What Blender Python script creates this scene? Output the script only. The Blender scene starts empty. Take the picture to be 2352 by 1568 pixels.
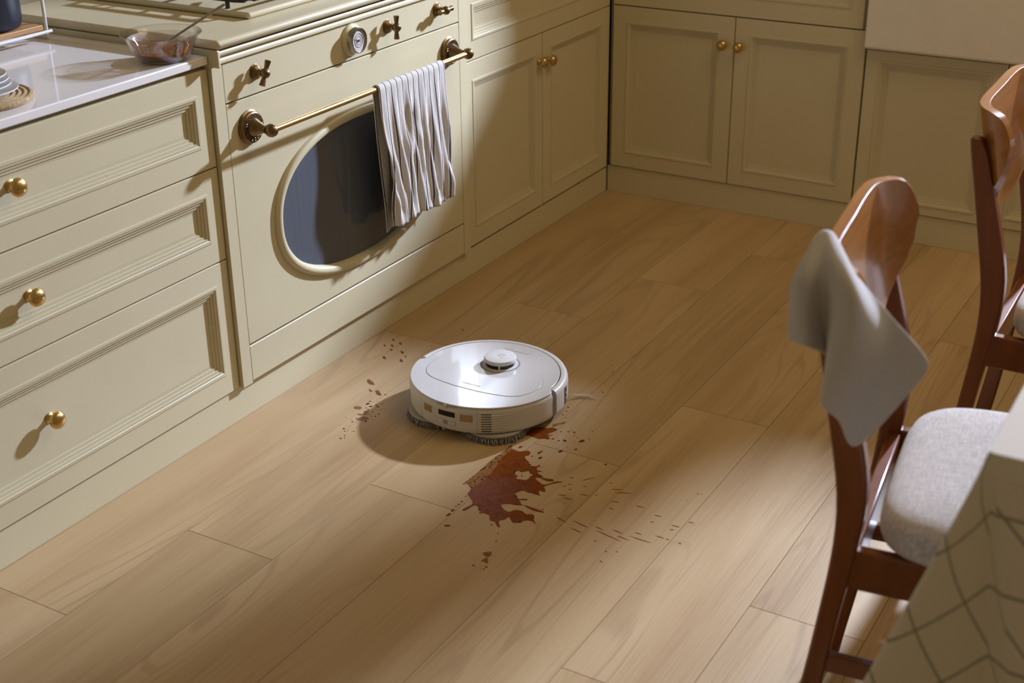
import bpy, bmesh, math, random
from math import sin, cos, pi, radians, sqrt, atan2
from mathutils import Vector, Matrix, geometry

random.seed(7)
SC = bpy.context.scene
COL = SC.collection

# ------------------------------------------------------------------ camera
P, Y, RL = radians(24.96909), radians(30.55390), radians(-0.62751)
fw = Vector((cos(P)*cos(Y), cos(P)*sin(Y), -sin(P)))
ri = Vector((sin(Y), -cos(Y), 0.0)); up = ri.cross(fw)
ri2 = ri*cos(RL) + up*sin(RL); up2 = up*cos(RL) - ri*sin(RL)
cd = bpy.data.cameras.new('camera'); cam = bpy.data.objects.new('camera', cd); COL.objects.link(cam)
M = Matrix((ri2, up2, -fw)).transposed().to_4x4(); M.translation = (-3.8334, -1.9017, 1.45)
cam.matrix_world = M
cd.sensor_width = 36.0; cd.lens = 48.646; cd.clip_start = 0.05
cd.dof.use_dof = True; cd.dof.focus_distance = 2.95; cd.dof.aperture_fstop = 4.5
SC.camera = cam

# ------------------------------------------------------------------ light
# a strong low daylight lamp outside the sink window, throwing the window's light across the kitchen
KEY = Vector((2.2, -1.75, 2.4))
sd = bpy.data.lights.new('window_key_light', 'POINT'); sd.energy = 1500; sd.color = (0.87, 0.98, 1.24); sd.shadow_soft_size = 0.095
sun = bpy.data.objects.new('window_key_light', sd); COL.objects.link(sun); sun.location = KEY
W = bpy.data.worlds.new('world'); SC.world = W; W.use_nodes = True
W.node_tree.nodes['Background'].inputs[0].default_value = (1.0, 0.73, 0.36, 1)
W.node_tree.nodes['Background'].inputs[1].default_value = 0.20
# added warm fill from overhead, lifts the shaded floor and doors; no real fixture
ld_ = bpy.data.lights.new('warm_overhead_fill', 'AREA'); ld_.shape = 'SQUARE'; ld_.size = 1.4; ld_.energy = 21; ld_.color = (1.0, 0.70, 0.36)
lo = bpy.data.objects.new('warm_overhead_fill', ld_); COL.objects.link(lo); lo.location = (-0.8, -1.9, 2.75)
vs = SC.view_settings
vs.view_transform = 'Standard'; vs.look = 'None'; vs.gamma = 1.0; vs.exposure = 0.0; vs.use_curve_mapping = False

# ------------------------------------------------------------------ mesh helpers
ORG = {}
def tag(o, label=None, cat=None, group=None, kind=None):
    if label: o['label'] = label
    if cat: o['category'] = cat
    if group: o['group'] = group
    if kind: o['kind'] = kind
    return o
def empty(name, loc, label=None, cat=None, group=None, kind=None, rz=0.0):
    o = bpy.data.objects.new(name, None); COL.objects.link(o); o.location = loc; o.empty_display_size = 0.1
    o.rotation_euler = (0, 0, rz); ORG[o] = Vector(loc)
    return tag(o, label, cat, group, kind)

def frame_of(d):
    d = Vector(d).normalized()
    a = Vector((0, 0, 1)) if abs(d.z) < 0.9 else Vector((1, 0, 0))
    u = d.cross(a).normalized(); v = d.cross(u).normalized()
    return d, u, v

class MB:
    def __init__(s): s.v = []; s.f = []; s.uv = None
    def add(s, vs_, fs):
        b = len(s.v); s.v += [tuple(p) for p in vs_]; s.f += [tuple(i+b for i in f) for f in fs]; return s
    def box(s, x0, x1, y0, y1, z0, z1):
        return s.add([(x0,y0,z0),(x1,y0,z0),(x1,y1,z0),(x0,y1,z0),(x0,y0,z1),(x1,y0,z1),(x1,y1,z1),(x0,y1,z1)],
                     [(3,2,1,0),(4,5,6,7),(0,1,5,4),(1,2,6,5),(2,3,7,6),(3,0,4,7)])
    def loft(s, rings, closed=True, caps=True, cyclic=False):
        n = len(rings[0]); vs_ = [p for r in rings for p in r]; fs = []
        m = len(rings)
        for i in range(m if cyclic else m-1):
            a = i*n; b = ((i+1) % m)*n
            for j in range(n if closed else n-1):
                k = (j+1) % n; fs.append((a+j, a+k, b+k, b+j))
        if caps and not cyclic and closed:
            fs.append(tuple(reversed(range(n)))); fs.append(tuple(range((m-1)*n, m*n)))
        return s.add(vs_, fs)
    def tube(s, path, r, n=10, cyclic=False):
        path = [Vector(p) for p in path]; m = len(path); rs = r if isinstance(r, (list, tuple)) else [r]*m
        rings = []; pu = None
        for i, p in enumerate(path):
            if cyclic: d = path[(i+1) % m]-path[i-1]
            else: d = path[min(i+1, m-1)]-path[max(i-1, 0)]
            d = d.normalized()
            if pu is None: _, u, v = frame_of(d)
            else:
                u = (pu - d*pu.dot(d)).normalized(); v = d.cross(u)
            pu = u
            rings.append([p + (u*cos(2*pi*j/n) + v*sin(2*pi*j/n))*rs[i] for j in range(n)])
        return s.loft(rings, True, True, cyclic)
    def lathe(s, prof, o=(0,0,0), axis=(0,0,1), n=32, a0=None, a1=None, ref=None):
        """prof: (radius, height along axis)"""
        o = Vector(o); d, u, v = frame_of(axis)
        if axis == (0,0,1): u, v = Vector((1,0,0)), Vector((0,1,0))
        if a0 is None:
            rings = [[o + d*h + (u*cos(2*pi*j/n)+v*sin(2*pi*j/n))*max(r,1e-5) for j in range(n)] for r, h in prof]
            return s.loft(rings, True, True)
        sl = []
        for j in range(n+1):
            a = a0+(a1-a0)*j/n
            sl.append([o + d*h + (u*cos(a)+v*sin(a))*r for r, h in prof])
        return s.loft(sl, True, True)
    def prism(s, poly, z0, z1):
        n = len(poly)
        return s.add([(x,y,z0) for x,y in poly]+[(x,y,z1) for x,y in poly],
            [tuple(reversed(range(n))), tuple(range(n,2*n))]+[(i,(i+1)%n,n+(i+1)%n,n+i) for i in range(n)])
    def build(s, name, mat, parent=None, origin=None, bevel=0, seg=2, sharp=35, smooth=True, subsurf=0, solid=0, kind=None, uv=None):
        me = bpy.data.meshes.new(name)
        o3 = Vector((0,0,0))
        if parent is not None: o3 = ORG.get(parent, Vector((0,0,0)))
        elif origin is not None: o3 = Vector(origin)
        me.from_pydata([tuple(Vector(p)-o3) for p in s.v], [], s.f); me.update()
        bm = bmesh.new(); bm.from_mesh(me); bmesh.ops.recalc_face_normals(bm, faces=bm.faces); bm.to_mesh(me); bm.free()
        if smooth:
            for p in me.polygons: p.use_smooth = True
            me.set_sharp_from_angle(angle=radians(sharp))
        if uv is not None:
            l = me.uv_layers.new(name='UVMap')
            for lp in me.loops: l.data[lp.index].uv = uv[lp.vertex_index]
        me.materials.append(mat)
        o = bpy.data.objects.new(name, me); COL.objects.link(o)
        if parent is not None: o.parent = parent; ORG[o] = o3
        else: o.location = o3; ORG[o] = o3
        if solid:
            m = o.modifiers.new('solid', 'SOLIDIFY'); m.thickness = solid; m.offset = 0
        if bevel:
            m = o.modifiers.new('bevel', 'BEVEL'); m.width = bevel; m.segments = seg; m.limit_method = 'ANGLE'; m.angle_limit = radians(30); m.harden_normals = False
        if subsurf:
            m = o.modifiers.new('sub', 'SUBSURF'); m.levels = subsurf; m.render_levels = subsurf
        if kind: o['kind'] = kind
        return o

def catmull(pts, k):
    """resample an open polyline of Vectors with k steps a span"""
    pts = [Vector(p) for p in pts]; out = []
    n = len(pts)
    for i in range(n-1):
        p0 = pts[max(i-1,0)]; p1 = pts[i]; p2 = pts[i+1]; p3 = pts[min(i+2,n-1)]
        for j in range(k):
            t = j/k; out.append(0.5*((2*p1)+(p2-p0)*t+(2*p0-5*p1+4*p2-p3)*t*t+(3*p1-p0-3*p2+p3)*t**3))
    out.append(pts[-1]); return out
def copy_tree(o, parent=None):
    c = o.copy(); COL.objects.link(c)
    if parent is not None: c.parent = parent
    for ch in list(o.children): copy_tree(ch, c)
    return c

# ------------------------------------------------------------------ material helpers
class NT:
    def __init__(s, name):
        s.m = bpy.data.materials.new(name); s.m.use_nodes = True; s.t = s.m.node_tree
        s.b = s.t.nodes['Principled BSDF']; s.out = s.t.nodes['Material Output']
    def n(s, typ, **kw):
        nd = s.t.nodes.new(typ)
        for k, v in kw.items(): setattr(nd, k, v)
        return nd
    def l(s, a, b): s.t.links.new(a, b)
    def set(s, nd, key, val):
        if hasattr(val, 'is_output') or isinstance(val, bpy.types.NodeSocket): s.l(val, nd.inputs[key])
        else: nd.inputs[key].default_value = val
    def math(s, op, a, b=None, c=None):
        nd = s.n('ShaderNodeMath', operation=op); s.set(nd, 0, a)
        if b is not None: s.set(nd, 1, b)
        if c is not None: s.set(nd, 2, c)
        return nd.outputs[0]
    def noise(s, vec, scale, detail=3, rough=0.5, dist=0):
        nd = s.n('ShaderNodeTexNoise'); s.l(vec, nd.inputs['Vector']); nd.inputs['Scale'].default_value = scale
        nd.inputs['Detail'].default_value = detail; nd.inputs['Roughness'].default_value = rough; nd.inputs['Distortion'].default_value = dist
        return nd.outputs['Fac']
    def ramp(s, fac, stops, interp='LINEAR'):
        nd = s.n('ShaderNodeValToRGB'); s.l(fac, nd.inputs[0]); cr = nd.color_ramp; cr.interpolation = interp
        while len(cr.elements) < len(stops): cr.elements.new(0.5)
        for e, (p, c) in zip(cr.elements, stops): e.position = p; e.color = c if len(c) == 4 else (*c, 1)
        return nd.outputs[0]
    def mix(s, fac, a, b, blend='MIX'):
        nd = s.n('ShaderNodeMix', data_type='RGBA', blend_type=blend)
        s.set(nd, 0, fac); s.set(nd, 6, a if not isinstance(a, tuple) else (*a[:3], 1)); s.set(nd, 7, b if not isinstance(b, tuple) else (*b[:3], 1))
        return nd.outputs[2]
    def coord(s, kind='Object', scale=(1,1,1), add=None):
        tc = s.n('ShaderNodeTexCoord'); mp = s.n('ShaderNodeMapping'); s.l(tc.outputs[kind], mp.inputs['Vector']); mp.inputs['Scale'].default_value = scale
        if add is not None: s.l(add, mp.inputs['Location'])
        return mp.outputs[0]
    def bump(s, h, strength=0.2, dist=0.002):
        nd = s.n('ShaderNodeBump'); nd.inputs['Strength'].default_value = strength; nd.inputs['Distance'].default_value = dist
        s.l(h, nd.inputs['Height']); s.l(nd.outputs[0], s.b.inputs['Normal'])
    def base(s, col, rough=0.5, metal=0.0, coat=0.0, spec=0.5, coat_rough=0.05):
        s.set(s.b, 'Base Color', (*col, 1) if isinstance(col, tuple) else col)
        s.set(s.b, 'Roughness', rough); s.set(s.b, 'Metallic', metal)
        s.b.inputs['Coat Weight'].default_value = coat; s.b.inputs['Coat Roughness'].default_value = coat_rough; s.b.inputs['Specular IOR Level'].default_value = spec
        return s

def plain(name, col, rough=0.5, metal=0.0, coat=0.0, var=0.06, nscale=20, bump=0.0, bscale=200, spec=0.5):
    t = NT(name); c = t.coord()
    f = t.noise(c, nscale, 4)
    lo = tuple(max(0, x*(1-var)) for x in col); hi = tuple(min(1, x*(1+var)) for x in col)
    t.base(t.ramp(f, [(0.3, lo), (0.7, hi)]), rough, metal, coat, spec)
    if bump: t.bump(t.noise(c, bscale, 3), bump, 0.001)
    return t.m

def paint_mat(name='cream_cabinet_paint', k=1.0):
    t = NT(name); c = t.coord()
    f = t.noise(c, 3.0, 5, 0.6); g = t.noise(c, 160, 2)
    col = t.ramp(f, [(0.3, (0.590*k, 0.540*k, 0.370*k)), (0.7, (0.630*k, 0.580*k, 0.405*k))])
    speck = t.ramp(t.noise(c, 55, 2), [(0.76, (0,0,0)), (0.79, (1,1,1))])
    col = t.mix(t.math('MULTIPLY', speck, 0.22), col, (0.34, 0.27, 0.15))
    t.base(col, 0.36, 0, 0.0, 0.5); t.bump(g, 0.05, 0.001)
    return t.m

def floor_mat():
    t = NT('oak_plank_floor')
    oi = t.n('ShaderNodeObjectInfo')
    cb = t.n('ShaderNodeCombineXYZ'); t.l(t.math('MULTIPLY', oi.outputs['Random'], 37.0), cb.inputs[0]); t.l(t.math('MULTIPLY', oi.outputs['Random'], 91.0), cb.inputs[1])
    big = t.noise(t.coord('Object', (0.7, 7.5, 1), cb.outputs[0]), 1.0, 3, 0.5, 0.4)
    cath = t.noise(t.coord('Object', (0.55, 5.0, 1), cb.outputs[0]), 1.0, 1.5, 0.45, 0.6)
    fine = t.noise(t.coord('Object', (4, 330, 1), cb.outputs[0]), 1.0, 3, 0.6)
    rings = t.math('SINE', t.math('MULTIPLY', cath, 95.0))
    rmask = t.ramp(rings, [(0.55, (0,0,0)), (1.0, (1,1,1))])
    col = t.ramp(big, [(0.25, (0.365, 0.236, 0.112)), (0.5, (0.460, 0.325, 0.172)), (0.75, (0.535, 0.402, 0.235))])
    zone = t.ramp(t.noise(t.coord('Object', (0.8, 3.0, 1), cb.outputs[0]), 1.3, 1), [(0.42, (0,0,0)), (0.62, (1,1,1))])
    col = t.mix(t.math('MULTIPLY', t.math('MULTIPLY', rmask, zone), 0.36), col, (0.22, 0.125, 0.055))
    col = t.mix(t.math('MULTIPLY', t.ramp(fine, [(0.35, (0,0,0)), (0.75, (1,1,1))]), 0.25), col, (0.60, 0.45, 0.29))
    col = t.mix(t.math('MULTIPLY', t.ramp(fine, [(0.25, (1,1,1)), (0.45, (0,0,0))]), 0.30), col, (0.24, 0.14, 0.065))
    tone = t.ramp(oi.outputs['Random'], [(0.0, (0.93, 0.92, 0.90)), (1.0, (1.05, 1.05, 1.06))])
    col = t.mix(1.0, col, tone, 'MULTIPLY')
    t.base(col, t.math('ADD', t.math('MULTIPLY', fine, 0.15), 0.36), 0, 0.0, 0.5)
    t.bump(fine, 0.10, 0.0006)
    return t.m

def wood_mat(name, c0, c1, sc=(3, 60, 60), rough=0.3, coat=0.3):
    t = NT(name); c = t.coord('Object', sc)
    f = t.noise(c, 1.0, 4, 0.6, 0.5)
    t.base(t.ramp(f, [(0.3, c0), (0.7, c1)]), rough, 0, coat, 0.5, 0.12)
    t.bump(f, 0.06, 0.0006); return t.m

def fabric_mat(name, c0, c1, sc=450, bump=0.35, rough=0.95):
    t = NT(name); co = t.coord('Object', (1, 1, 1))
    a = t.noise(t.coord('Object', (sc, sc*0.12, sc*0.3)), 1, 2); b = t.noise(t.coord('Object', (sc*0.12, sc, sc*0.3)), 1, 2)
    f = t.math('MULTIPLY', t.math('ADD', a, b), 0.5)
    t.base(t.ramp(f, [(0.38, c0), (0.62, c1)]), rough, 0, 0, 0.2)
    t.b.inputs['Sheen Weight'].default_value = 0.15
    t.bump(f, bump, 0.001); return t.m

def thin_glass():
    t = NT('clear_bowl_glass')
    tr = t.n('ShaderNodeBsdfTransparent'); tr.inputs[0].default_value = (0.97, 0.965, 0.96, 1)
    gl = t.n('ShaderNodeBsdfGlossy'); gl.inputs['Roughness'].default_value = 0.03
    lw = t.n('ShaderNodeLayerWeight'); lw.inputs[0].default_value = 0.5
    fac = t.math('ADD', t.math('MULTIPLY', t.math('POWER', lw.outputs['Facing'], 2.2), 0.75), 0.04)
    mx = t.n('ShaderNodeMixShader'); t.l(fac, mx.inputs[0]); t.l(tr.outputs[0], mx.inputs[1]); t.l(gl.outputs[0], mx.inputs[2])
    t.l(mx.outputs[0], t.out.inputs['Surface']); return t.m

def film_mat(name, col, alpha, rough=0.12):
    t = NT(name); t.b.inputs['IOR'].default_value = 1.33; c = t.coord()
    f = t.noise(c, 60, 4)
    t.base(t.ramp(f, [(0.3, tuple(x*0.75 for x in col)), (0.7, tuple(min(1, x*1.15) for x in col))]), rough, 0, 0.0, 0.12)
    t.l(t.ramp(t.noise(c, 90, 3), [(0.3, (alpha*0.8,)*3), (0.7, (min(1, alpha*1.15),)*3)]), t.b.inputs['Alpha'])
    return t.m

PAINT = paint_mat(); GLAZED = paint_mat('glazed_molding_paint', 0.94); FLOOR = floor_mat()
GAPDARK = plain('dark_joint', (0.03, 0.022, 0.014), 0.9)
WALLM = plain('warm_wall_plaster', (0.44, 0.38, 0.28), 0.8, bump=0.1)
MARBLE = plain('white_quartz', (0.82, 0.81, 0.82), 0.10, nscale=6, var=0.03, coat=0.3)
BRASS = plain('brushed_brass', (0.62, 0.43, 0.17), 0.30, 1.0, nscale=60)
BRASSROD = plain('satin_brass_rod', (0.80, 0.56, 0.22), 0.28, 1.0, nscale=60)
BRONZE = plain('antique_bronze', (0.215, 0.145, 0.075), 0.36, 1.0, nscale=70, var=0.2)
BRONZED = plain('dark_bronze_recess', (0.055, 0.035, 0.018), 0.5, 0.6)
PEWTER = plain('aged_pewter', (0.33, 0.32, 0.25), 0.35, 1.0)
DIALW = plain('dial_enamel', (0.62, 0.60, 0.66), 0.3)
INK = plain('black_ink', (0.03, 0.028, 0.03), 0.6)
CERAMIC = plain('white_ceramic', (0.80, 0.79, 0.78), 0.12, coat=0.4, var=0.02)
CHAIRW = wood_mat('chestnut_chair_wood', (0.135, 0.034, 0.007), (0.215, 0.060, 0.013), (40, 40, 5), 0.30, 0.35)
BACKW = wood_mat('honey_plywood_back', (0.32, 0.125, 0.022), (0.42, 0.175, 0.036), (5, 60, 60), 0.26, 0.3)
SEATF = fabric_mat('grey_linen_seat', (0.42, 0.39, 0.38), (0.60, 0.57, 0.56))
NAPF = fabric_mat('pale_grey_napkin', (0.50, 0.49, 0.52), (0.56, 0.55, 0.58), 700, 0.2)
ROBW = plain('white_robot_plastic', (0.56, 0.556, 0.56), 0.20, coat=0.35, var=0.01)
ROBM = plain('satin_white_robot_side', (0.62, 0.61, 0.61), 0.36, var=0.01)
ROBG = plain('grey_robot_seam', (0.30, 0.30, 0.31), 0.5)
BLACKP = plain('black_gloss_plastic', (0.012, 0.012, 0.013), 0.15)
GOLDP = plain('copper_contact', (0.42, 0.29, 0.16), 0.35, 0.7)
MOPG = plain('grey_mop_yarn', (0.26, 0.26, 0.29), 0.95, var=0.25, nscale=90)
IRON = plain('cast_iron', (0.022, 0.022, 0.025), 0.45, bump=0.15)
STEEL = plain('dull_steel', (0.42, 0.41, 0.40), 0.28, 1.0)
NAVY = plain('navy_enamel', (0.008, 0.010, 0.024), 0.40)
BOARD = wood_mat('acacia_board', (0.34, 0.17, 0.06), (0.52, 0.30, 0.13), (4, 50, 50), 0.5, 0.0)
WHITEM = plain('white_coated_wire', (0.70, 0.71, 0.72), 0.35)
JUTE = fabric_mat('woven_jute', (0.30, 0.20, 0.10), (0.52, 0.38, 0.21), 260, 0.6)
SAUCE = film_mat('brown_sauce', (0.215, 0.054, 0.007), 0.92, 0.30)
FILM = film_mat('thin_sauce_film', (0.30, 0.115, 0.025), 0.55, 0.35)
DROP = film_mat('sauce_droplet', (0.17, 0.050, 0.012), 0.88, 0.10)
DARKDROP = film_mat('dark_sauce_bead', (0.045, 0.012, 0.005), 0.97, 0.08)
STREAKM = film_mat('dried_sauce_streak', (0.26, 0.11, 0.035), 0.72, 0.25)
BOWLSAUCE = plain('red_brown_sauce', (0.150, 0.028, 0.007), 0.22, var=0.2)
SMEARM = film_mat('orange_sauce_smear', (0.62, 0.21, 0.03), 0.70, 0.3)
RESIDUE = film_mat('milky_residue', (0.72, 0.60, 0.54), 0.20, 0.4)
GLASS = thin_glass()
def oven_glass():
    t = NT('smoked_blue_oven_glass'); c = t.coord('Object', (90, 1, 2))
    t.base(t.ramp(t.noise(c, 1, 3), [(0.3, (0.088, 0.103, 0.135)), (0.7, (0.098, 0.116, 0.152))]), 0.09, 0, 0.3, 0.5, 0.04)
    return t.m
OVENG = oven_glass()

# ================================================================== STRUCTURE
# floor: a sub-base with every plank laid on it
fb = MB().box(-5.0, 0.75, -3.6, 0.75, -0.03, -0.0045).build('floor', GAPDARK, smooth=False); tag(fb, kind='structure')
PW, PL, Y0 = 0.2059, 1.2615, -0.208
PLANKS = {}
def plank_mesh(L, Wd):
    key = (round(L, 3), round(Wd, 3))
    if key not in PLANKS:
        c = 0.0001; h, g = L/2-0.0006, Wd/2-0.0005
        vs_ = []
        for (dx, z) in ((0, -0.004), (0, -c*0.7), (c, 0.0)):
            vs_ += [(-h+dx, -g+dx, z), (h-dx, -g+dx, z), (h-dx, g-dx, z), (-h+dx, g-dx, z)]
        fs = [(8, 9, 10, 11)]
        for r in (0, 4):
            for j in range(4): fs.append((r+j, r+(j+1) % 4, r+4+(j+1) % 4, r+4+j))
        me = bpy.data.meshes.new('plank'); me.from_pydata(vs_, [], fs); me.materials.append(FLOOR); me.update(); PLANKS[key] = me
    return PLANKS[key]
for r in range(-1, 15):
    y1 = Y0 - PW*(r-1) if r > 0 else (Y0+PW if r == 0 else Y0+2*PW)
    y1 = Y0 + PW - PW*r; y0_ = y1 - PW
    j0 = -2.5115 + 0.3125*r
    while j0 > -5.0: j0 -= PL
    x = j0
    while x < 0.7:
        a, b = max(x, -4.98), min(x+PL, 0.72)
        if b-a > 0.03:
            o = bpy.data.objects.new('plank', plank_mesh(b-a, PW)); COL.objects.link(o); o.parent = fb; o.location = ((a+b)/2, (y0_+y1)/2, 0)
        x += PL
# walls: oven wall behind the cabinets, window wall behind the sink
tag(MB().box(-5.0, 0.72, 0.62, 0.74, 0, 3.1).build('wall_back', WALLM, smooth=False), kind='structure')
wr = MB()
WIN = [(-1.305, -0.80), (-3.0, -1.445)]
SILL, HEAD = 1.36, 2.25
ys = [-3.6, -3.0, -1.445, -1.305, -0.80, 0.62]
for i in range(5):
    if (ys[i], ys[i+1]) in WIN:
        wr.box(0.62, 0.74, ys[i], ys[i+1], 0, SILL); wr.box(0.62, 0.74, ys[i], ys[i+1], HEAD, 3.1)
    else: wr.box(0.62, 0.74, ys[i], ys[i+1], 0, 3.1)
tag(wr.build('wall_right', WALLM, smooth=False), kind='structure')
for k, (a, b) in enumerate(WIN):
    w = MB(); t_ = 0.012
    w.box(0.66, 0.71, a, a+t_, SILL, HEAD); w.box(0.66, 0.71, b-t_, b, SILL, HEAD)
    w.box(0.66, 0.71, a+t_, b-t_, SILL, SILL+t_); w.box(0.66, 0.71, a+t_, b-t_, HEAD-t_, HEAD)
    tag(w.build('window_%d' % (k+1), WHITEM, smooth=False), kind='structure')
# plinths under the cabinets
tag(MB().box(-2.80, -0.002, 0.0, 0.003, 0.0, 0.0785).build('trim_1', PAINT, bevel=0.001), kind='structure')
tag(MB().box(0.0, 0.003, -1.9, -0.002, 0.0, 0.0865).build('trim_2', PAINT, bevel=0.001), kind='structure')

# ================================================================== CABINETS
FD = 0.005
mapA = lambda u, v, w: (u, -FD-w, v)              # fronts on the oven wall, facing -y
mapB = lambda u, v, w: (-FD-w, -u, v)             # fronts on the sink wall, facing -x
MOLD = [(i_, h_*(1.45 if h_ < 0 else 1.0)) for i_, h_ in [(0,0),(.0008,.0018),(.004,.0022),(.007,.0016),(.0085,.0002),(.0128,-.0006),(.0134,-.0024),(.019,-.0029),(.0196,-.0047),(.026,-.0052),(.0266,-.0068),(.034,-.0076)]]
def rect_ring(mp, u0, u1, v0, v1, ins, h):
    return [mp(u0+ins, v0+ins, h), mp(u1-ins, v0+ins, h), mp(u1-ins, v1-ins, h), mp(u0+ins, v1-ins, h)]
def panel_front(name, parent, mp, u0, u1, v0, v1, frame, ms=1.0, th=0.017, fv=None):
    g = 0.0015; fv = frame if fv is None else fv
    u0 += g; u1 -= g; v0 += g; v1 -= g; w0, w1 = v0+fv-frame, v1-fv+frame
    d = MB().loft([rect_ring(mp, u0, u1, v0, v1, i, h) for i, h in ((0, -th), (0, -.0007), (.0007, 0))] + [rect_ring(mp, u0, u1, w0, w1, frame, h) for h in (0, -.0115)], True, False)
    d.add(rect_ring(mp, u0, u1, v0, v1, 0, -th), [(0, 1, 2, 3)])
    door = d.build(name, PAINT, parent, smooth=False)
    MB().loft([rect_ring(mp, u0, u1, w0, w1, frame+i*ms, h*min(1, ms*1.1)) for i, h in MOLD], True, False).build('panel_molding', GLAZED, door, sharp=20)
    ii, hh = MOLD[-1]
    MB().add(rect_ring(mp, u0, u1, w0, w1, frame+ii*ms-.001, hh*min(1, ms*1.1)), [(0, 1, 2, 3)]).build('panel', PAINT, door, smooth=False)
    return door
KNOB = [(.0001,0),(.0105,0),(.0108,.002),(.0075,.004),(.0058,.007),(.0056,.012),(.0075,.0145),(.0135,.016),(.0168,.019),(.0172,.023),(.0150,.0275),(.0100,.0310),(.0045,.0325),(.0001,.033)]
def knob(parent, p, axis, s=1.0):
    return MB().lathe([(r*s, h*s) for r, h in KNOB], p, axis, 28).build('knob', BRASS, parent, sharp=50)

# --- drawer cabinet left of the range
cab = empty('drawer_cabinet', (-2.30, 0.3, 0.0), 'cream drawer cabinet with three panelled drawers left of the range', 'cabinet')
MB().box(-2.79, -1.7985, 0.0125, 0.60, 0.080, 0.7965).build('carcass', PAINT, cab, smooth=False)
for z0, z1, kz in ((0.586, 0.789, 0.693), (0.384, 0.586, 0.487), (0.080, 0.384, 0.239)):
    d = panel_front('drawer', cab, mapA, -2.79, -1.7975, z0, z1, 0.037, 1.0, fv=0.046)
    knob(d, (-2.304, -FD+0.0110, kz), (0, -1, 0))
tag(MB().box(-2.83, -1.7985, -0.010, 0.60, 0.7968, 0.8140).build('worktop', MARBLE, origin=(-2.3, 0.28, 0.7968), bevel=0.0025),
    'glossy white stone worktop on the drawer cabinet', 'worktop')

# --- corner cabinet right of the range
cab = empty('corner_cabinet', (-0.45, 0.3, 0.0), 'cream base cabinet with wide drawer over two doors right of the range', 'cabinet')
MB().box(-0.850, -0.006, 0.0125, 0.60, 0.082, 0.799).build('carcass', PAINT, cab, smooth=False)
panel_front('drawer', cab, mapA, -0.850, -0.010, 0.594, 0.792, 0.040, 1.0, fv=.050)
d = panel_front('door', cab, mapA, -0.850, -0.433, 0.084, 0.594, 0.038, 0.8, fv=.050); knob(d, (-0.455, -FD, 0.516), (0, -1, 0), 0.9)
d = panel_front('door', cab, mapA, -0.433, -0.010, 0.084, 0.594, 0.046, 0.8, fv=.044); knob(d, (-0.405, -FD, 0.511), (0, -1, 0), 0.9)

# --- cabinet along the sink wall
cab = empty('base_cabinet', (0.3, -0.41, 0.0), 'shaded cream base cabinet with two knobbed doors between the corner and the sink', 'cabinet')
MB().box(0.0125, 0.60, -0.8035, -0.0, 0.088, 0.799).build('carcass', PAINT, cab, smooth=False)
panel_front('drawer', cab, mapB, 0.014, 0.790, 0.598, 0.794, 0.034, 1.0, fv=.053)
d = panel_front('door', cab, mapB, 0.014, 0.412, 0.088, 0.597, 0.046, 0.8); knob(d, (-FD, -0.379, 0.514), (-1, 0, 0), 0.9)
d = panel_front('door', cab, mapB, 0.412, 0.803, 0.088, 0.597, 0.046, 0.8); knob(d, (-FD, -0.430, 0.513), (-1, 0, 0), 0.9)
cab = empty('sink_cabinet', (0.3, -1.22, 0.0), 'shaded cream cabinet with two panelled doors under the white sink', 'cabinet')
MB().box(0.0125, 0.60, -1.64, -0.8045, 0.088, 0.545).build('carcass', PAINT, cab, smooth=False)
panel_front('door', cab, mapB, 0.806, 1.194, 0.088, 0.547, 0.037, 0.9, fv=.026)
panel_front('door', cab, mapB, 1.194, 1.60, 0.088, 0.547, 0.037, 0.9, fv=.026)
# apron sink
sk = MB(); y0s, y1s, x0s, x1s = -1.62, -0.8045, -0.031, 0.45
outer = [(x0s, y0s), (x1s, y0s), (x1s, y1s), (x0s, y1s)]
ins = lambda k: [(x0s+k, y0s+k), (x1s-k, y0s+k), (x1s-k, y1s-k), (x0s+k, y1s-k)]
sk.loft([[(x, y, z) for x, y in ins(k)] for k, z in ((0.004, 0.552), (0, 0.557), (0, 0.826), (0.004, 0.830), (0.026, 0.830), (0.03, 0.826), (0.034, 0.60))], True, True)
tag(sk.build('farmhouse_sink', CERAMIC, origin=(0.2, -1.21, 0.552), bevel=0.003), 'white ceramic farmhouse sink with deep apron front', 'sink')
wt = MB().prism([(-0.848, -0.023), (-0.023, -0.023), (-0.023, -0.803), (0.60, -0.803), (0.60, 0.60), (-0.848, 0.60)], 0.7998, 0.8165)
tag(wt.build('worktop', MARBLE, origin=(-0.1, 0.2, 0.7998), bevel=0.0025), 'white stone worktop running around the corner to the sink', 'worktop')

# ================================================================== RANGE
rg = empty('range_oven', (-1.34, 0.29, 0.0), 'cream vintage range oven with oval window and bronze tap knobs', 'oven')
OF = -0.015
MB().box(-1.7965, -0.852, 0.0035, 0.60, 0.081, 0.795).box(-1.7965, -1.7660, OF, 0.0035, 0.081, 0.795).box(-0.8835, -0.852, OF, 0.0035, 0.081, 0.795).build('body', PAINT, rg, smooth=False)
MB().box(-1.7965, -0.852, -0.008, 0.60, 0.7952, 0.8255).build('top_carcass', PAINT, rg, smooth=False)
# cornice: two beads run along the front
pr_ = [(-.008,.793),(-.019,.793),(-.022,.7955),(-.0225,.800),(-.0205,.8035),(-.0195,.8055),(-.0195,.8085),(-.026,.811),(-.0285,.8145),(-.0285,.8185),(-.026,.822),(-.008,.822)]
MB().loft([[(x, y, z) for y, z in pr_] for x in (-1.790, -0.852)], True, True).build('cornice', PAINT, rg, sharp=40)
MB().box(-1.7972, -1.7875, -0.034, 0.60, 0.7905, 0.8260).build('cornice_end', PAINT, rg, bevel=0.003)
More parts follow.
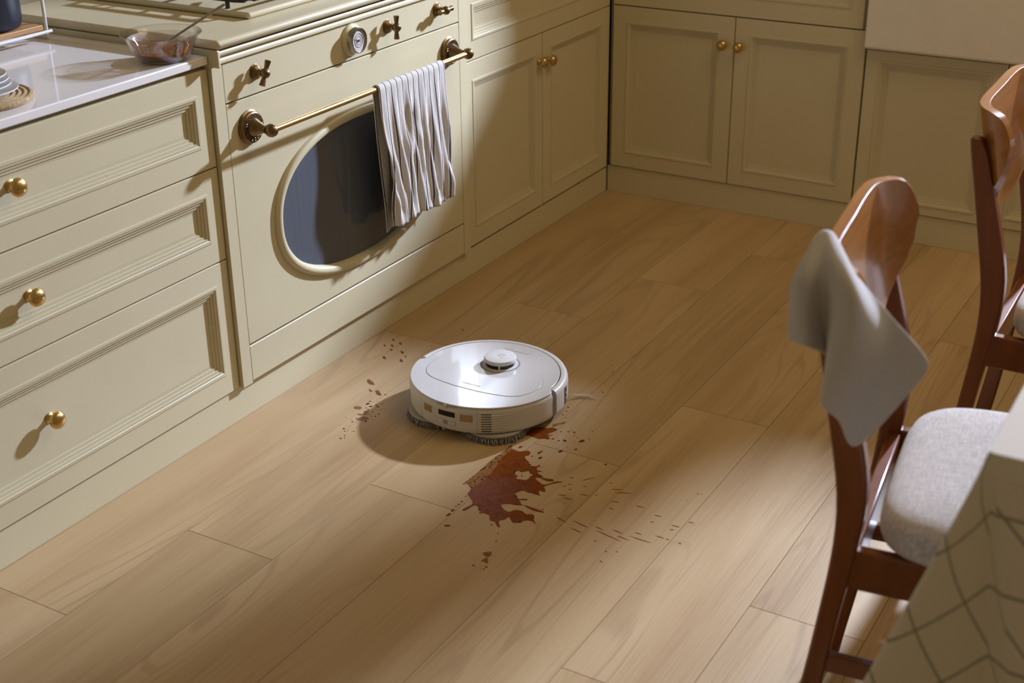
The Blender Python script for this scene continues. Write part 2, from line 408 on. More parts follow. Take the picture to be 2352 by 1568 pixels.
# range top slab
MB().box(-1.7972, -0.846, -0.038, 0.60, 0.8262, 0.845).build('range_top', PAINT, rg, bevel=0.009, seg=3)
# raised hob plate
MB().box(-1.610, -0.98, 0.038, 0.58, 0.8452, 0.859).build('hob_plate', PAINT, rg, bevel=0.006, seg=3)
# control panel
fr = lambda u, v, w: (u, OF-w, v)
MB().loft([rect_ring(fr, -1.7645, -0.8850, 0.7105, 0.7915, i, h) for i, h in ((0, -.017), (0, -.0008), (.0008, 0))], True, True).build('control_panel', PAINT, rg, smooth=False)
# door with an oval opening
EC, EA, EB = (-1.325, 0.409), 0.318, 0.185
def ell(a, b, n=72, y=OF, e=2.25):
    out = []
    for j in range(n):
        t = 2*pi*j/n; c, s = cos(t), sin(t)
        out.append((EC[0]+a*math.copysign(abs(c)**(2/e), c), y, EC[1]+b*math.copysign(abs(s)**(2/e), s)))
    return out
dx0, dx1, dz0, dz1 = -1.7645, -0.8850, 0.1735, 0.7070
def rect_pts(inset, y, ref):
    out = []
    for p in ref:
        ux, uz = p[0]-EC[0], p[2]-EC[1]
        k = 1e9
        if ux > 1e-9: k = min(k, (dx1-inset-EC[0])/ux)
        if ux < -1e-9: k = min(k, (dx0+inset-EC[0])/ux)
        if uz > 1e-9: k = min(k, (dz1-inset-EC[1])/uz)
        if uz < -1e-9: k = min(k, (dz0+inset-EC[1])/uz)
        out.append((EC[0]+ux*k, y, EC[1]+uz*k))
    return out
# add exact corners into the reference directions
ref = ell(EA-0.012, EB-0.012, 144)
cor = [(dx0, dz0), (dx1, dz0), (dx1, dz1), (dx0, dz1)]
for cx_, cz_ in cor:
    a = atan2(cz_-EC[1], cx_-EC[0])
    i = min(range(len(ref)), key=lambda i: abs((atan2(ref[i][2]-EC[1], ref[i][0]-EC[0])-a+pi) % (2*pi)-pi))
    r_ = math.hypot(ref[i][0]-EC[0], ref[i][2]-EC[1]); ref[i] = (EC[0]+r_*cos(a), OF, EC[1]+r_*sin(a))
dm = MB().loft([rect_pts(0, OF+0.016, ref), rect_pts(0, OF+0.0008, ref), rect_pts(0.0008, OF, ref), ref, [(x, OF+0.016, z) for x, y, z in ref]], True, False)
od = dm.build('oven_door', PAINT, rg, sharp=30)
# oval rim and glass (sub-parts of the door)
rim = []
for (off, h) in ((0.004,0),(0.003,.006),(0.000,.0095),(-.006,.0115),(-.012,.0100),(-.017,.005),(-.019,-.004)):
    rim.append(ell(EA+off, EB+off, 96, OF-h))
MB().loft(rim, True, False).build('window_rim', PAINT, od, sharp=60)
g = ell(EA-0.010, EB-0.010, 96, OF+0.004)
MB().add(g, [tuple(range(96))]).add([(x, y+.004, z) for x, y, z in g], [tuple(range(96))]).build('glass', OVENG, od, smooth=False)
MB().loft([rect_ring(fr, -1.7645, -0.8850, 0.086, 0.1685, i, h) for i, h in ((0, -.017), (0, -.0008), (.0008, 0))], True, True).build('warming_drawer', PAINT, rg, smooth=False)
# towel rail
RZ, RD = 0.6465, 0.058
for x in (-1.700, -0.936):
    ro = MB().lathe([(.0001,0),(.036,0),(.0365,.003),(.0335,.0055),(.034,.008),(.0325,.011),(.030,.0125),(.0295,.0115),(.0195,.0135),(.0185,.016),(.0165,.020),(.0125,.028),(.0090,.036),(.0070,.041),(.0088,.0425),(.0088,.0445),(.0072,.046),(.0072,.048)], (x, OF, RZ), (0,-1,0), 40).build('rail_rosette', BRONZE, rg, sharp=45)
    sc = MB()
    for k in range(16):
        a = 2*pi*k/16; c = Vector((x+0.0245*cos(a), OF-.0125, RZ+0.0245*sin(a)))
        er = Vector((cos(a), 0, sin(a))); et = Vector((-sin(a), 0, cos(a)))
        pts = []
        for q in range(12):
            t = q/11; th = t*1.55*2*pi; rr = 0.0044*(1-t*0.72)
            pts.append(c + er*(rr*cos(th)*(1 if k % 2 else -1)) + et*(rr*sin(th)) + Vector((0, -0.0007*sin(pi*t), 0)))
        sc.tube(pts, 0.00085, 5)
    sc.build('scroll_relief', BRONZE, ro, sharp=60)
    rd = MB().lathe([(.0192,.0128),(.0296,.0122),(.0292,.0128),(.0195,.0137)], (x, OF, RZ), (0,-1,0), 40).build('relief_ground', BRONZED, ro)
    MB().lathe([(.0001,-.0145),(.006,-.0135),(.0105,-.010),(.0138,-.004),(.0142,0),(.0138,.004),(.0105,.010),(.006,.0135),(.0001,.0145)], (x, OF-RD, RZ), (0,-1,0), 28).build('rail_ball', BRONZE, ro)
MB().tube([(-1.690, OF-RD, RZ), (-0.944, OF-RD, RZ)], 0.0066, 20).build('towel_rail', BRASSROD, rg, sharp=50)
# tap knobs
for x, z, ang in ((-1.669, 0.755, 28), (-1.195, 0.758, 2), (-0.984, 0.759, 88)):
    k = MB().lathe([(.0001,0),(.0165,0),(.0168,.002),(.0150,.0035),(.0155,.0055),(.0135,.0085),(.0085,.0115),(.0058,.0150),(.0055,.0195),(.0075,.0205)], (x, OF, z), (0,-1,0), 28).build('control_knob', BRONZE, rg, sharp=45)
    MB().lathe([(.0001,-.011),(.005,-.010),(.009,-.0065),(.0108,0),(.009,.0065),(.005,.010),(.0001,.011)], (x, OF-.0275, z), (0,-1,0), 24).build('knob_ball', BRONZE, k)
    d = Vector((sin(radians(ang)), 0, cos(radians(ang)))); c = Vector((x, OF-.0275, z))
    MB().tube([c-d*.0268, c-d*.0265, c-d*.008, c, c+d*.008, c+d*.0265, c+d*.0268], [.0062,.0068,.0042,.0040,.0042,.0068,.0062], 18).build('knob_handle', BRONZE, k, sharp=50)
# thermometer gauge
gx, gz = -1.335, 0.755
ga = MB().lathe([(.0001,0),(.0365,0),(.0365,.003),(.034,.006),(.0300,.0085),(.0290,.010)], (gx, OF, gz), (0,-1,0), 44).build('gauge', PAINT, rg, sharp=50)
MB().lathe([(.0262,.006),(.0285,.008),(.0285,.0235),(.0275,.025),(.0262,.025),(.0258,.0235),(.0258,.006)], (gx, OF, gz), (0,-1,0), 44).build('gauge_case', PEWTER, ga, sharp=40)
MB().lathe([(.0001,.019),(.0259,.019),(.0259,.021),(.0001,.021)], (gx, OF, gz), (0,-1,0), 44).build('gauge_dial', DIALW, ga)
mk = MB(); yd = OF-.0214
for k in range(50):
    a = radians(225-k*270/49); L = .0035 if k % 5 == 0 else .0018
    r0, r1 = .0235-L, .0235
    ca, sa = cos(a), sin(a); w_ = .00035
    mk.add([(gx+r0*ca-w_*sa, yd, gz+r0*sa+w_*ca), (gx+r1*ca-w_*sa, yd, gz+r1*sa+w_*ca), (gx+r1*ca+w_*sa, yd, gz+r1*sa-w_*ca), (gx+r0*ca+w_*sa, yd, gz+r0*sa-w_*ca)], [(0,1,2,3)])
mk.tube([(gx+.0150*cos(2*pi*k/40), yd, gz+.0150*sin(2*pi*k/40)) for k in range(40)], .00045, 5, True)
mk.tube([(gx+.0095*cos(2*pi*k/40), yd, gz+.0095*sin(2*pi*k/40)) for k in range(40)], .0003, 5, True)
mk.build('dial_marks', INK, ga, kind='stuff')
def text_mesh(body, size, name, mat, parent, M4, width=None, align='CENTER'):
    cu = bpy.data.curves.new('t', 'FONT'); cu.body = body; cu.size = size; cu.align_x = align; cu.align_y = 'CENTER'
    to = bpy.data.objects.new('t', cu); COL.objects.link(to)
    me = bpy.data.meshes.new_from_object(to.evaluated_get(bpy.context.evaluated_depsgraph_get()))
    bpy.data.objects.remove(to)
    if width:
        xs = [v.co.x for v in me.vertices]; k = width/(max(xs)-min(xs))
        for v in me.vertices: v.co.x *= k
    o3 = ORG.get(parent, Vector((0,0,0)))
    for v in me.vertices: v.co = M4 @ v.co - o3
    me.materials.clear(); me.materials.append(mat)
    o = bpy.data.objects.new(name, me); COL.objects.link(o); o.parent = parent; ORG[o] = o3
    return o
MB().add([(gx+.002, yd-.0006, gz), (gx-.0005, yd-.0006, gz+.0011), (gx-.021, yd-.0006, gz+.0065), (gx-.0005, yd-.0006, gz-.0011)], [(0,1,2,3)]).build('gauge_needle', INK, ga, smooth=False)
MB().lathe([(.0001,.0015),(.003,.0015),(.0028,.0035),(.0001,.0040)], (gx, OF-.020, gz), (0,-1,0), 18).build('needle_hub', BRASS, ga)

# pan support on the hob
gr = empty('pan_support', (-1.42, 0.27, 0.859), 'black cast iron pan support on the raised hob plate', 'hob grate')
m = MB()
fx0, fx1, fy0, fy1, gz0 = -1.592, -1.26, 0.062, 0.45, 0.878
m.tube([(fx0+.03, fy0, gz0), (fx1-.03, fy0, gz0), (fx1-.008, fy0+.008, gz0), (fx1, fy0+.03, gz0), (fx1, fy1, gz0), (fx0, fy1, gz0), (fx0, fy0+.03, gz0), (fx0+.008, fy0+.008, gz0)], 0.0055, 8, True)
m.build('frame', IRON, gr)
for a, b in (((fx0, .25), (-1.48, .25)), ((fx1, .25), (-1.37, .25)), ((-1.425, fy0), (-1.425, .19)), ((-1.425, fy1), (-1.425, .31)), ((fx0, .15), (-1.52, .18)), ((fx0, .36), (-1.52, .33))):
    MB().tube([(a[0], a[1], gz0), (b[0], b[1], gz0+.004)], 0.0045, 8).build('finger', IRON, gr)
for a in ((fx0, .11), (fx0, .40), (fx1, .11), (fx1, .40)):
    MB().tube([(a[0], a[1], .8593), (a[0], a[1], gz0)], 0.005, 8).build('foot', IRON, gr)
bn = empty('gas_burner', (-1.425, 0.25, 0.859), 'round black gas burner under the pan support', 'burner')
MB().lathe([(.0001,0.0003),(.045,0.0003),(.045,.006),(.036,.009),(.0001,.009)], (-1.425, .25, .859), (0,0,1), 32).build('burner_ring', STEEL, bn)
MB().lathe([(.0001,.0092),(.033,.0092),(.033,.0125),(.0001,.014)], (-1.425, .25, .859), (0,0,1), 32).build('burner_cap', IRON, bn)

# ================================================================== ON THE LEFT WORKTOP
CT = 0.8140
# glass bowl with sauce
bx, by = -1.862, 0.045
bw = empty('glass_bowl', (bx, by, CT), 'clear glass mixing bowl with leftover brown sauce on the white worktop', 'bowl')
outp = [(.0001,.0005),(.040,.0005),(.046,.002),(.052,.008),(.058,.019),(.066,.036),(.0725,.0485),(.0775,.0515),(.0785,.0530),(.0775,.0545)]
inp = [(.0730,.0535),(.0690,.0500),(.0630,.036),(.0550,.019),(.049,.009),(.044,.0045),(.038,.0035),(.0001,.0035)]
MB().lathe(outp+inp, (bx, by, CT), (0,0,1), 56).build('bowl', GLASS, bw, sharp=60)
MB().lathe([(.0001,.0040),(.036,.0040),(.0440,.0052),(.0487,.0095),(.0530,.0172),(.0528,.0182),(.0480,.0178),(.0001,.0178)], (bx, by, CT), (0,0,1), 48).build('sauce', BOWLSAUCE, bw, sharp=50)
def smear(a0, a1, z0, z1, name='sauce_smear'):
    m = MB(); rows = []
    def rad(z): # inner wall radius
        for (r0, h0), (r1, h1) in zip(inp[:-1], inp[1:]):
            if h1 <= z <= h0: return r1+(r0-r1)*(z-h1)/(h0-h1+1e-9)
        return .07
    n = 9
    for i in range(n+1):
        t = i/n; z = z0+(z1-z0)*t; ww = (0.55+0.45*t)*(1+.25*sin(9*t+a0*5)); mid = (a0+a1)/2; h = (a1-a0)/2*ww
        rows.append([(bx+(rad(z)-.0006)*cos(mid+h*k/4), by+(rad(z)-.0006)*sin(mid+h*k/4), CT+z) for k in range(-4, 5)])
    m.loft(rows, False, False).build(name, SMEARM, bw)
va = atan2(-1.95-by, -3.83-bx)
for da, dw, z0, z1 in ((-1.15,.10,.018,.049),(-.95,.14,.02,.050),(-.72,.07,.026,.049),(-.40,.05,.024,.045),(-.15,.07,.018,.046),(.10,.16,.018,.044),(.28,.06,.03,.047),(.55,.20,.018,.036),(.85,.22,.018,.032),(1.1,.16,.018,.040),(-.5,.35,.0185,.026),(.4,.5,.0185,.024)):
    smear(va+da-dw, va+da+dw, z0, z1)
smear(va-1.35, va+.15, .0440, .0505, 'sauce_rim')
MB().lathe([(.0545,.0192),(.0626,.0362),(.0660,.0440),(.0655,.0440),(.0621,.0362),(.0540,.0192)], (bx, by, CT), (0,0,1), 48).build('sauce_residue', RESIDUE, bw)
# spoon resting in the bowl
sp = empty('spoon', (-1.868, .064, .826), 'steel spoon leaning in the glass bowl of sauce', 'spoon')
a = Vector((-1.866, .055, .8375)); b = Vector((-1.777, -.049, .915)); d = (b-a).normalized()
MB().tube([a, a+(b-a)*.25, a+(b-a)*.6, a+(b-a)*.93, b], [.0019, .0021, .0025, .0033, .0022], 10).build('handle', STEEL, sp)
MB().lathe([(.0001,-.024),(.006,-.022),(.0115,-.013),(.0125,0),(.010,.012),(.005,.021),(.0001,.024)], (-1.872, .064, .834), (d.x, d.y, 0.02), 16).build('scoop', STEEL, sp)
sp.children[1].scale = (1, 1, 0.30); sp.children[1].location = (0, 0, 0.004)
# jute trivet: one coil of rope
tx, ty = -2.252, 0.120
pts = []
for k in range(420):
    t = k/419; r = .005+.094*t; an = 2*pi*t*9.5
    pts.append((tx+r*cos(an), ty+r*sin(an), CT+.0058))
tr_ = MB().tube(pts, .0054, 7).build('jute_trivet', JUTE, origin=(tx, ty, CT))
tag(tr_, 'round coiled jute trivet under the white dishes', 'trivet')
# stacked dishes
lab = ['lowest and widest white dish of the stack on the jute trivet', 'second white dish from the bottom of the stack on the trivet', 'third white dish from the bottom of the stack on the trivet', 'topmost white dish of the stack on the jute trivet']
z = CT+.0116
for k, rr in enumerate((.079, .068, .065, .062)):
    pf = [(.0001,0),(rr*.55,0),(rr*.60,.0015),(rr*.93,.0075),(rr,.0105),(rr*.995,.0120),(rr*.97,.0118),(rr*.62,.0045),(rr*.55,.0035),(.0001,.0035)]
    o = MB().lathe(pf, (tx-.004, ty+.003, z), (0,0,1), 48).build('dish', CERAMIC, origin=(tx-.004, ty+.003, z), sharp=50)
    tag(o, lab[k], 'dish', 'white dishes stacked on the trivet'); z += .0085 if k else .0078
# wire rack with wooden board and dark pot
rk = empty('wire_rack', (-2.05, .44, CT), 'white wire rack with wooden shelf at the back of the worktop', 'rack')
MB().box(-2.30, -1.862, .372, .52, .8385, .8495).build('board', BOARD, rk, bevel=.0015)
for y in (.369, .523):
    m = MB().tube([(-2.31, y, .8345), (-1.844, y, .8345)], .0036, 10); m.build('shelf_rail', WHITEM, rk)
    MB().tube([(-1.840, y+.02, CT+.0012), (-1.840, y+.02, 1.18)], .0036, 10).build('post', WHITEM, rk)
    MB().tube([(-2.315, y+.02, CT+.0012), (-2.315, y+.02, 1.18)], .0036, 10).build('post', WHITEM, rk)
MB().tube([(-1.840, .385, CT+.0046), (-1.840, .545, CT+.0046)], .0034, 10).build('foot_bar', WHITEM, rk)
MB().tube([(-2.315, .385, CT+.0046), (-2.315, .545, CT+.0046)], .0034, 10).build('foot_bar', WHITEM, rk)
pt = MB().lathe([(.0001,.0005),(.064,.0005),(.070,.003),(.073,.009),(.075,.02),(.0765,.17),(.078,.175),(.0765,.178),(.0735,.175),(.072,.02),(.0001,.008)], (-1.945, .448, .8495), (0,0,1), 48).build('canister', NAVY, origin=(-1.945, .448, .8495), sharp=40)
tag(pt, 'dark navy enamel canister standing on the wooden rack board', 'canister')

# ================================================================== TEA TOWEL ON THE RAIL
def towel_mat():
    t = NT('striped_linen'); uv = t.n('ShaderNodeUVMap'); sx = t.n('ShaderNodeSeparateXYZ'); t.l(uv.outputs[0], sx.inputs[0])
    wob = t.noise(t.coord('Object', (40, 40, 40)), 1, 2)
    u = t.math('ADD', sx.outputs[0], t.math('MULTIPLY', t.math('SUBTRACT', wob, 0.5), 0.002))
    f = t.math('FRACT', t.math('MULTIPLY', u, 44.0))
    W_ = (0.78, 0.76, 0.74); N_ = (0.06, 0.06, 0.095); B_ = (0.12, 0.095, 0.07)
    st = t.ramp(f, [(0.0, W_), (0.04, N_), (0.21, W_), (0.31, B_), (0.345, W_), (0.42, B_), (0.455, W_), (0.53, B_), (0.565, W_), (0.64, B_), (0.675, W_), (0.76, B_), (0.79, W_), (0.87, B_), (0.90, W_)], 'CONSTANT')
    weave = t.noise(t.coord('Object', (900, 900, 900)), 1, 2)
    st = t.mix(t.math('MULTIPLY', weave, 0.15), st, (0.50, 0.47, 0.44))
    t.base(st, 0.95, 0, 0, 0.15); t.bump(weave, 0.35, 0.0006)
    return t.m
TOWEL = towel_mat()
def towel():
    nu, nv = 64, 120
    x0, x1 = -1.332, -1.060
    ry, rz, rr = OF-RD, RZ, 0.0095
    Lf, Lb = 0.335, 0.352
    rnd = random.Random(5)
    fold = [(rnd.uniform(0, 1), rnd.uniform(.10, .9), rnd.uniform(.02, .06), rnd.uniform(.06, .2), rnd.uniform(-.006, .006), rnd.uniform(-.25, .25)) for _ in range(46)]
    vs_, uv = [], []
    tot = Lf+Lb+pi*rr
    for j in range(nv+1):
        s = tot*j/nv
        for i in range(nu+1):
            u = i/nu
            if s < Lb: drop = Lb-s; side = -1
            elif s < Lb+pi*rr: drop = 0; side = 0
            else: drop = s-Lb-pi*rr; side = 1
            q = drop/Lf
            if side == 0:
                a = (s-Lb)/rr; y = ry+rr*cos(a); z = rz+rr*sin(a)
            else:
                y = ry-side*rr; z = rz-drop
            x = x0+(x1-x0)*u
            if side >= 0:
                k = min(1, q*2.2)
                x += (.027-.016*u)*q + 0.003*q*sin(u*9)
                w_ = 0.0042*k*sin(u*30+2.1*sin(q*4))+0.0030*k*sin(u*57+3*sin(q*3+1))
                for (fu, fv, su, sv, am, sk_) in fold:
                    du = u-fu-sk_*(q-fv)
                    w_ += am*math.exp(-(du/su)**2-((q-fv)/sv)**2)*k
                w_ -= 0.007*math.exp(-((u-.60-.25*(q-.55))/.045)**2-((q-.6)/.16)**2)
                y -= w_ + 0.010*k*q
                z -= 0.004*sin(u*11)*q
            else:
                k = min(1, q*2.2)
                x += 0.016*k + 0.014*q
                y = min(y + 0.006*q + 0.006*k*sin(u*24+1.5*q*3), OF-0.017) if q > .12 else y
                z -= 0.004*sin(u*8+1)*q
            vs_.append((x, y, z)); uv.append((u*0.278, s))
    fs = []
    for j in range(nv):
        for i in range(nu):
            a = j*(nu+1)+i; fs.append((a, a+1, a+nu+2, a+nu+1))
    m = MB(); m.add(vs_, fs)
    o = m.build('tea_towel', TOWEL, origin=(-1.22, OF-RD, 0.31), uv=uv, solid=0.0022, sharp=180)
    return tag(o, 'striped navy and white linen tea towel hanging on the brass rail', 'towel')
towel()

# ================================================================== ROBOT VACUUM
RX, RY = -1.4716, -0.4447
rb = empty('robot_vacuum', (RX, RY, 0.0), 'round white robot vacuum with mop pads cleaning up spilled sauce', 'robot vacuum')
A = radians
rc = (RX, RY, 0)
MB().lathe([(.0001,.018),(.150,.018),(.160,.022),(.160,.079),(.0001,.079)], rc, (0,0,1), 64).build('chassis', ROBG, rb)
shell = [(.150,.0195),(.166,.0195),(.1735,.0225),(.1755,.028),(.1760,.034),(.1760,.070),(.1752,.0755),(.1725,.0795),(.1690,.0815),(.150,.0815)]
MB().lathe(shell, rc, (0,0,1), 90, A(93), A(264)).build('rear_shell', ROBM, rb, sharp=30)
bump_ = [(.161,.0205),(.169,.0205),(.1755,.0235),(.1785,.029),(.1790,.035),(.1790,.069),(.1780,.0755),(.1755,.0805),(.1715,.0832),(.1660,.0836),(.1632,.0828),(.1625,.0800),(.161,.078)]
bp_ = MB().lathe(bump_, rc, (0,0,1), 96, A(-92.5), A(91)).build('front_bumper', ROBM, rb, sharp=30)
# top deck, full to the edge at the rear and stepped in behind the bumper
deck = []
for k in range(144):
    a = 2*pi*k/144; d = abs(((math.degrees(a)+180) % 360)-180)
    r = .1605 if d < 91 else (.1605+(.1742-.1605)*min(1, (d-91)/5))
    deck.append((RX+r*cos(a), RY+r*sin(a)))
dk = MB().prism(deck, .0795, .0836).build('top_deck', ROBW, rb, bevel=.0018, seg=3, sharp=50)
# dust-bin lid, held apart by a fine joint
half = [(.040,.048),(.046,.060),(.044,.085),(.036,.111),(.022,.128),(.002,.1365),(-.025,.137),(-.052,.130),(-.072,.115),(-.083,.094),(-.089,.065),(-.093,.030)]
sm_ = catmull([Vector((x, y, 0)) for x, y in half], 5)
lid = [(p.x, p.y) for p in sm_] + [(-.0935, 0)] + [(p.x, -p.y) for p in reversed(sm_)]
arc = [(.048+.0475*cos(t), .0475*sin(t)) for t in [A(260+(-0-0)) if False else A(v) for v in range(-105, -256, -8)]]
lid = lid + [(x, y) for x, y in arc]
def off(poly, k): # grow about its centre
    cx = sum(p[0] for p in poly)/len(poly); cy = sum(p[1] for p in poly)/len(poly)
    return [(cx+(x-cx)*k, cy+(y-cy)*k) for x, y in poly]
LT = [(RX+x, RY+y) for x, y in lid]
MB().prism(off(LT, 1.009), .0836, .08378).build('lid_joint', ROBG, dk, smooth=False)
ld = MB().prism(LT, .0836, .0844).build('dustbin_lid', ROBW, dk, bevel=.0006, sharp=50)
tm = Matrix.Translation((RX-.0715, RY, .08455)) @ Matrix.Rotation(-pi/2, 4, 'Z')
text_mesh('roborock', 0.0105, 'brand_lettering', plain('lettering_grey', (.16,.16,.17), .5), dk, tm, width=.0455)
# lidar turret
lx, ly = RX+.048, RY-.003
lo_ = (lx, ly, 0)
MB().lathe([(.0455,.0836),(.0455,.0842),(.0385,.0838),(.0385,.0836)], lo_, (0,0,1), 48).build('turret_well', ROBG, rb)
tu = MB().lathe([(.0001,.0838),(.0405,.0838),(.0405,.0848),(.0385,.0856),(.0001,.0856)], lo_, (0,0,1), 48).build('lidar_turret', ROBM, rb)
MB().lathe([(.0001,.0856),(.0335,.0856),(.0335,.0960),(.0001,.0960)], lo_, (0,0,1), 48).build('lidar_window', BLACKP, tu)
MB().lathe([(.0001,.0945),(.0355,.0945),(.0365,.0955),(.0368,.1010),(.0355,.1034),(.0335,.1042),(.0001,.1044)], lo_, (0,0,1), 56).build('turret_cap', ROBM, tu)
for a in (207, 327, 87):
    c, s = cos(A(a)), sin(A(a))
    MB().tube([(lx+.0347*c, ly+.0347*s, .0850), (lx+.0347*c, ly+.0347*s, .0952)], .0022, 8).build('turret_pillar', ROBM, tu)
# turret mark
def line_mark(pts, w, z, name, mat, par):
    m = MB()
    for a, b in zip(pts[:-1], pts[1:]):
        a = Vector(a); b = Vector(b); d = (b-a).normalized(); n_ = Vector((-d.y, d.x))*w
        m.add([(a.x+n_.x-d.x*w, a.y+n_.y-d.y*w, z), (b.x+n_.x+d.x*w, b.y+n_.y+d.y*w, z), (b.x-n_.x+d.x*w, b.y-n_.y+d.y*w, z), (a.x-n_.x-d.x*w, a.y-n_.y-d.y*w, z)], [(0,1,2,3)])
    return m.build(name, mat, par, smooth=False)
line_mark([(lx+.0085, ly+.0075), (lx+.0085, ly-.0090), (lx-.0010, ly+.0060), (lx-.0075, ly-.0085), (lx-.0030, ly-.0098)], .00055, .10448, 'turret_mark', ROBG, tu)
# button pill
def pill(cx, cy, hl, r, n=10): return [(cx+r*cos(A(180+180*k/n))*0 + r*sin(A(180*k/n)-pi/2)*1, cy+hl+r*cos(A(180*k/n)-pi/2)) for k in range(n+1)] + [(cx-r*sin(A(180*k/n)-pi/2), cy-hl-r*cos(A(180*k/n)-pi/2)) for k in range(n+1)]
MB().prism(pill(RX+.131, RY-.002, .025, .0092), .0836, .08372).build('button_joint', ROBG, dk, smooth=False)
bt = MB().prism(pill(RX+.131, RY-.002, .025, .0088), .0836, .0841).build('button_panel', ROBW, dk, smooth=False)
icx, icy = RX+.131, RY+.0135
line_mark([(icx+.0028*cos(A(t)), icy+.0028*sin(A(t))) for t in range(35, 326, 20)], .0003, .08415, 'power_icon', ROBG, dk)
line_mark([(icx+.004, icy), (icx+.001, icy)], .0003, .08416, 'power_icon', ROBG, dk)
icy = RY-.0165
line_mark([(icx-.0026, icy+.0022), (icx+.0008, icy+.0026), (icx+.0032, icy), (icx+.0008, icy-.0026), (icx-.0026, icy-.0022), (icx-.0026, icy+.0022)], .0003, .08415, 'dock_icon', ROBG, dk)
# details on the rear wall
def patch(name, a0, a1, z0, z1, r0, r1, mat, par, n=8, bev=0, zt=None):
    m = MB(); rings = []
    for k in range(n+1):
        a = A(a0+(a1-a0)*k/n); c, s = cos(a), sin(a)
        rings.append([(RX+r0*c, RY+r0*s, z0), (RX+r1*c, RY+r1*s, z0), (RX+r1*c, RY+r1*s, z1), (RX+r0*c, RY+r0*s, z1)])
    m.loft(rings, True, True); return m.build(name, mat, par, sharp=30, bevel=bev)
RR = .176
patch('contact', 159.2, 167.0, .0508, .0665, RR-.004, RR+.0006, GOLDP, rb, bev=.0008)
patch('contact', 191.3, 199.8, .0500, .0650, RR-.004, RR+.0006, GOLDP, rb, bev=.0008)
for a0 in (159.2, 191.3):
    patch('contact_bezel', a0-.5, a0+(7.8 if a0 < 170 else 8.5)+.5, .0495 if a0 < 170 else .0488, .0675 if a0 < 170 else .0662, RR-.004, RR+.0003, ROBG, rb, bev=.0008)
rs = patch('sensor_recess', 170.7, 188.2, .0495, .0680, RR-.004, RR+.0005, ROBM, rb, bev=.0008)
patch('sensor_window', 173.8, 187.2, .0545, .0670, RR-.004, RR+.0010, BLACKP, rs, bev=.0006)
ls = patch('dock_socket', 171.0, 187.6, .0345, .0445, RR-.004, RR+.0004, ROBG, rb, bev=.0006)
patch('socket_bar', 171.4, 177.6, .0352, .0440, RR-.004, RR+.0008, ROBM, ls, bev=.0005)
patch('socket_bar', 181.4, 187.2, .0352, .0440, RR-.004, RR+.0008, ROBM, ls, bev=.0005)
patch('latch', 178.2, 180.8, .0735, .0815, RR-.005, RR+.0012, ROBW, rb, bev=.0006)
patch('latch_lip', 172.5, 188.0, .0785, .0812, RR-.008, RR-.0002, ROBG, rb)
patch('latch', 176.5, 179.0, .0195, .0245, RR-.008, RR+.0006, ROBG, rb, bev=.0006)
for a in (155.4, 203.3): patch('panel_seam', a-.08, a+.08, .0235, .0735, RR-.003, RR+.00015, ROBG, rb, n=2)
for k in range(8):
    z = .0275+k*.0058
    patch('vent_slit', 206.1, 213.2, z, z+.0017, RR-.003, RR+.0003, BLACKP, rb, n=4)
    if k < 7:
        m = MB(); rings = []
        for q in range(17):
            t = q/16; a = A(214.0+24*t); c, s = cos(a), sin(a); pr2 = .0014*(1-t)**1.2+.00001; zc = z+.0037
            rings.append([(RX+(RR-.001)*c, RY+(RR-.001)*s, zc-.0024), (RX+(RR+pr2)*c, RY+(RR+pr2)*s, zc-.0004), (RX+(RR-.001)*c, RY+(RR-.001)*s, zc+.0022)])
        m.loft(rings, True, True).build('air_ridge', ROBM, rb, sharp=25)
cw = patch('camera_bezel', -79.8, -73.6, .0300, .0735, .1755, .1795, ROBG, bp_, bev=.0008)
patch('camera_window', -79.2, -74.3, .0315, .0720, .1755, .1799, BLACKP, cw, bev=.0006)
patch('sensor_dot', -77.6, -76.0, .0560, .0590, .1755, .1802, DIALW, cw, n=2)
patch('sensor_dot', -77.6, -76.0, .0440, .0465, .1755, .1802, DIALW, cw, n=2)
patch('side_sensor', 127.6, 131.5, .031, .062, .172, .1763, ROBG, rb, bev=.0008)
# mop pads with yarn fringe
for cy in (.073, -.073):
    mx, my = RX-.092, RY+cy
    mp_ = MB().lathe([(.0001,.0135),(.064,.0135),(.067,.0145),(.0675,.0185),(.066,.0200),(.0001,.0200)], (mx, my, 0), (0,0,1), 48).build('mop_pad', plain('mop_backing_%d' % (cy > 0), (0.42, 0.40, 0.36), 0.8), rb)
    fr_ = MB(); rnd = random.Random(3 if cy > 0 else 4)
    for k in range(240):
        a = 2*pi*k/240+rnd.uniform(-.02, .02); r0 = .058+rnd.uniform(-.004, .003); L = rnd.uniform(.008, .014); tw = rnd.uniform(-.25, .25)
        c, s = cos(a), sin(a); c2, s2 = cos(a+tw*.12), sin(a+tw*.12)
        fr_.tube([(mx+r0*c, my+r0*s, .0125), (mx+(r0+L*.75)*c, my+(r0+L*.75)*s, .0115), (mx+(r0+L)*c2, my+(r0+L)*s2, .0065), (mx+(r0+L*1.02)*c2, my+(r0+L*1.02)*s2, .0022)], [.0013, .0014, .0013, .0010], 5)
    for k in range(70):
        a = rnd.uniform(0, 2*pi); r0 = .06*sqrt(rnd.random()); 
        fr_.tube([(mx+r0*cos(a), my+r0*sin(a), .013), (mx+r0*cos(a)+.002, my+r0*sin(a), .002)], .003, 5)
    fr_.build('yarn_fringe', MOPG, mp_, kind='stuff')
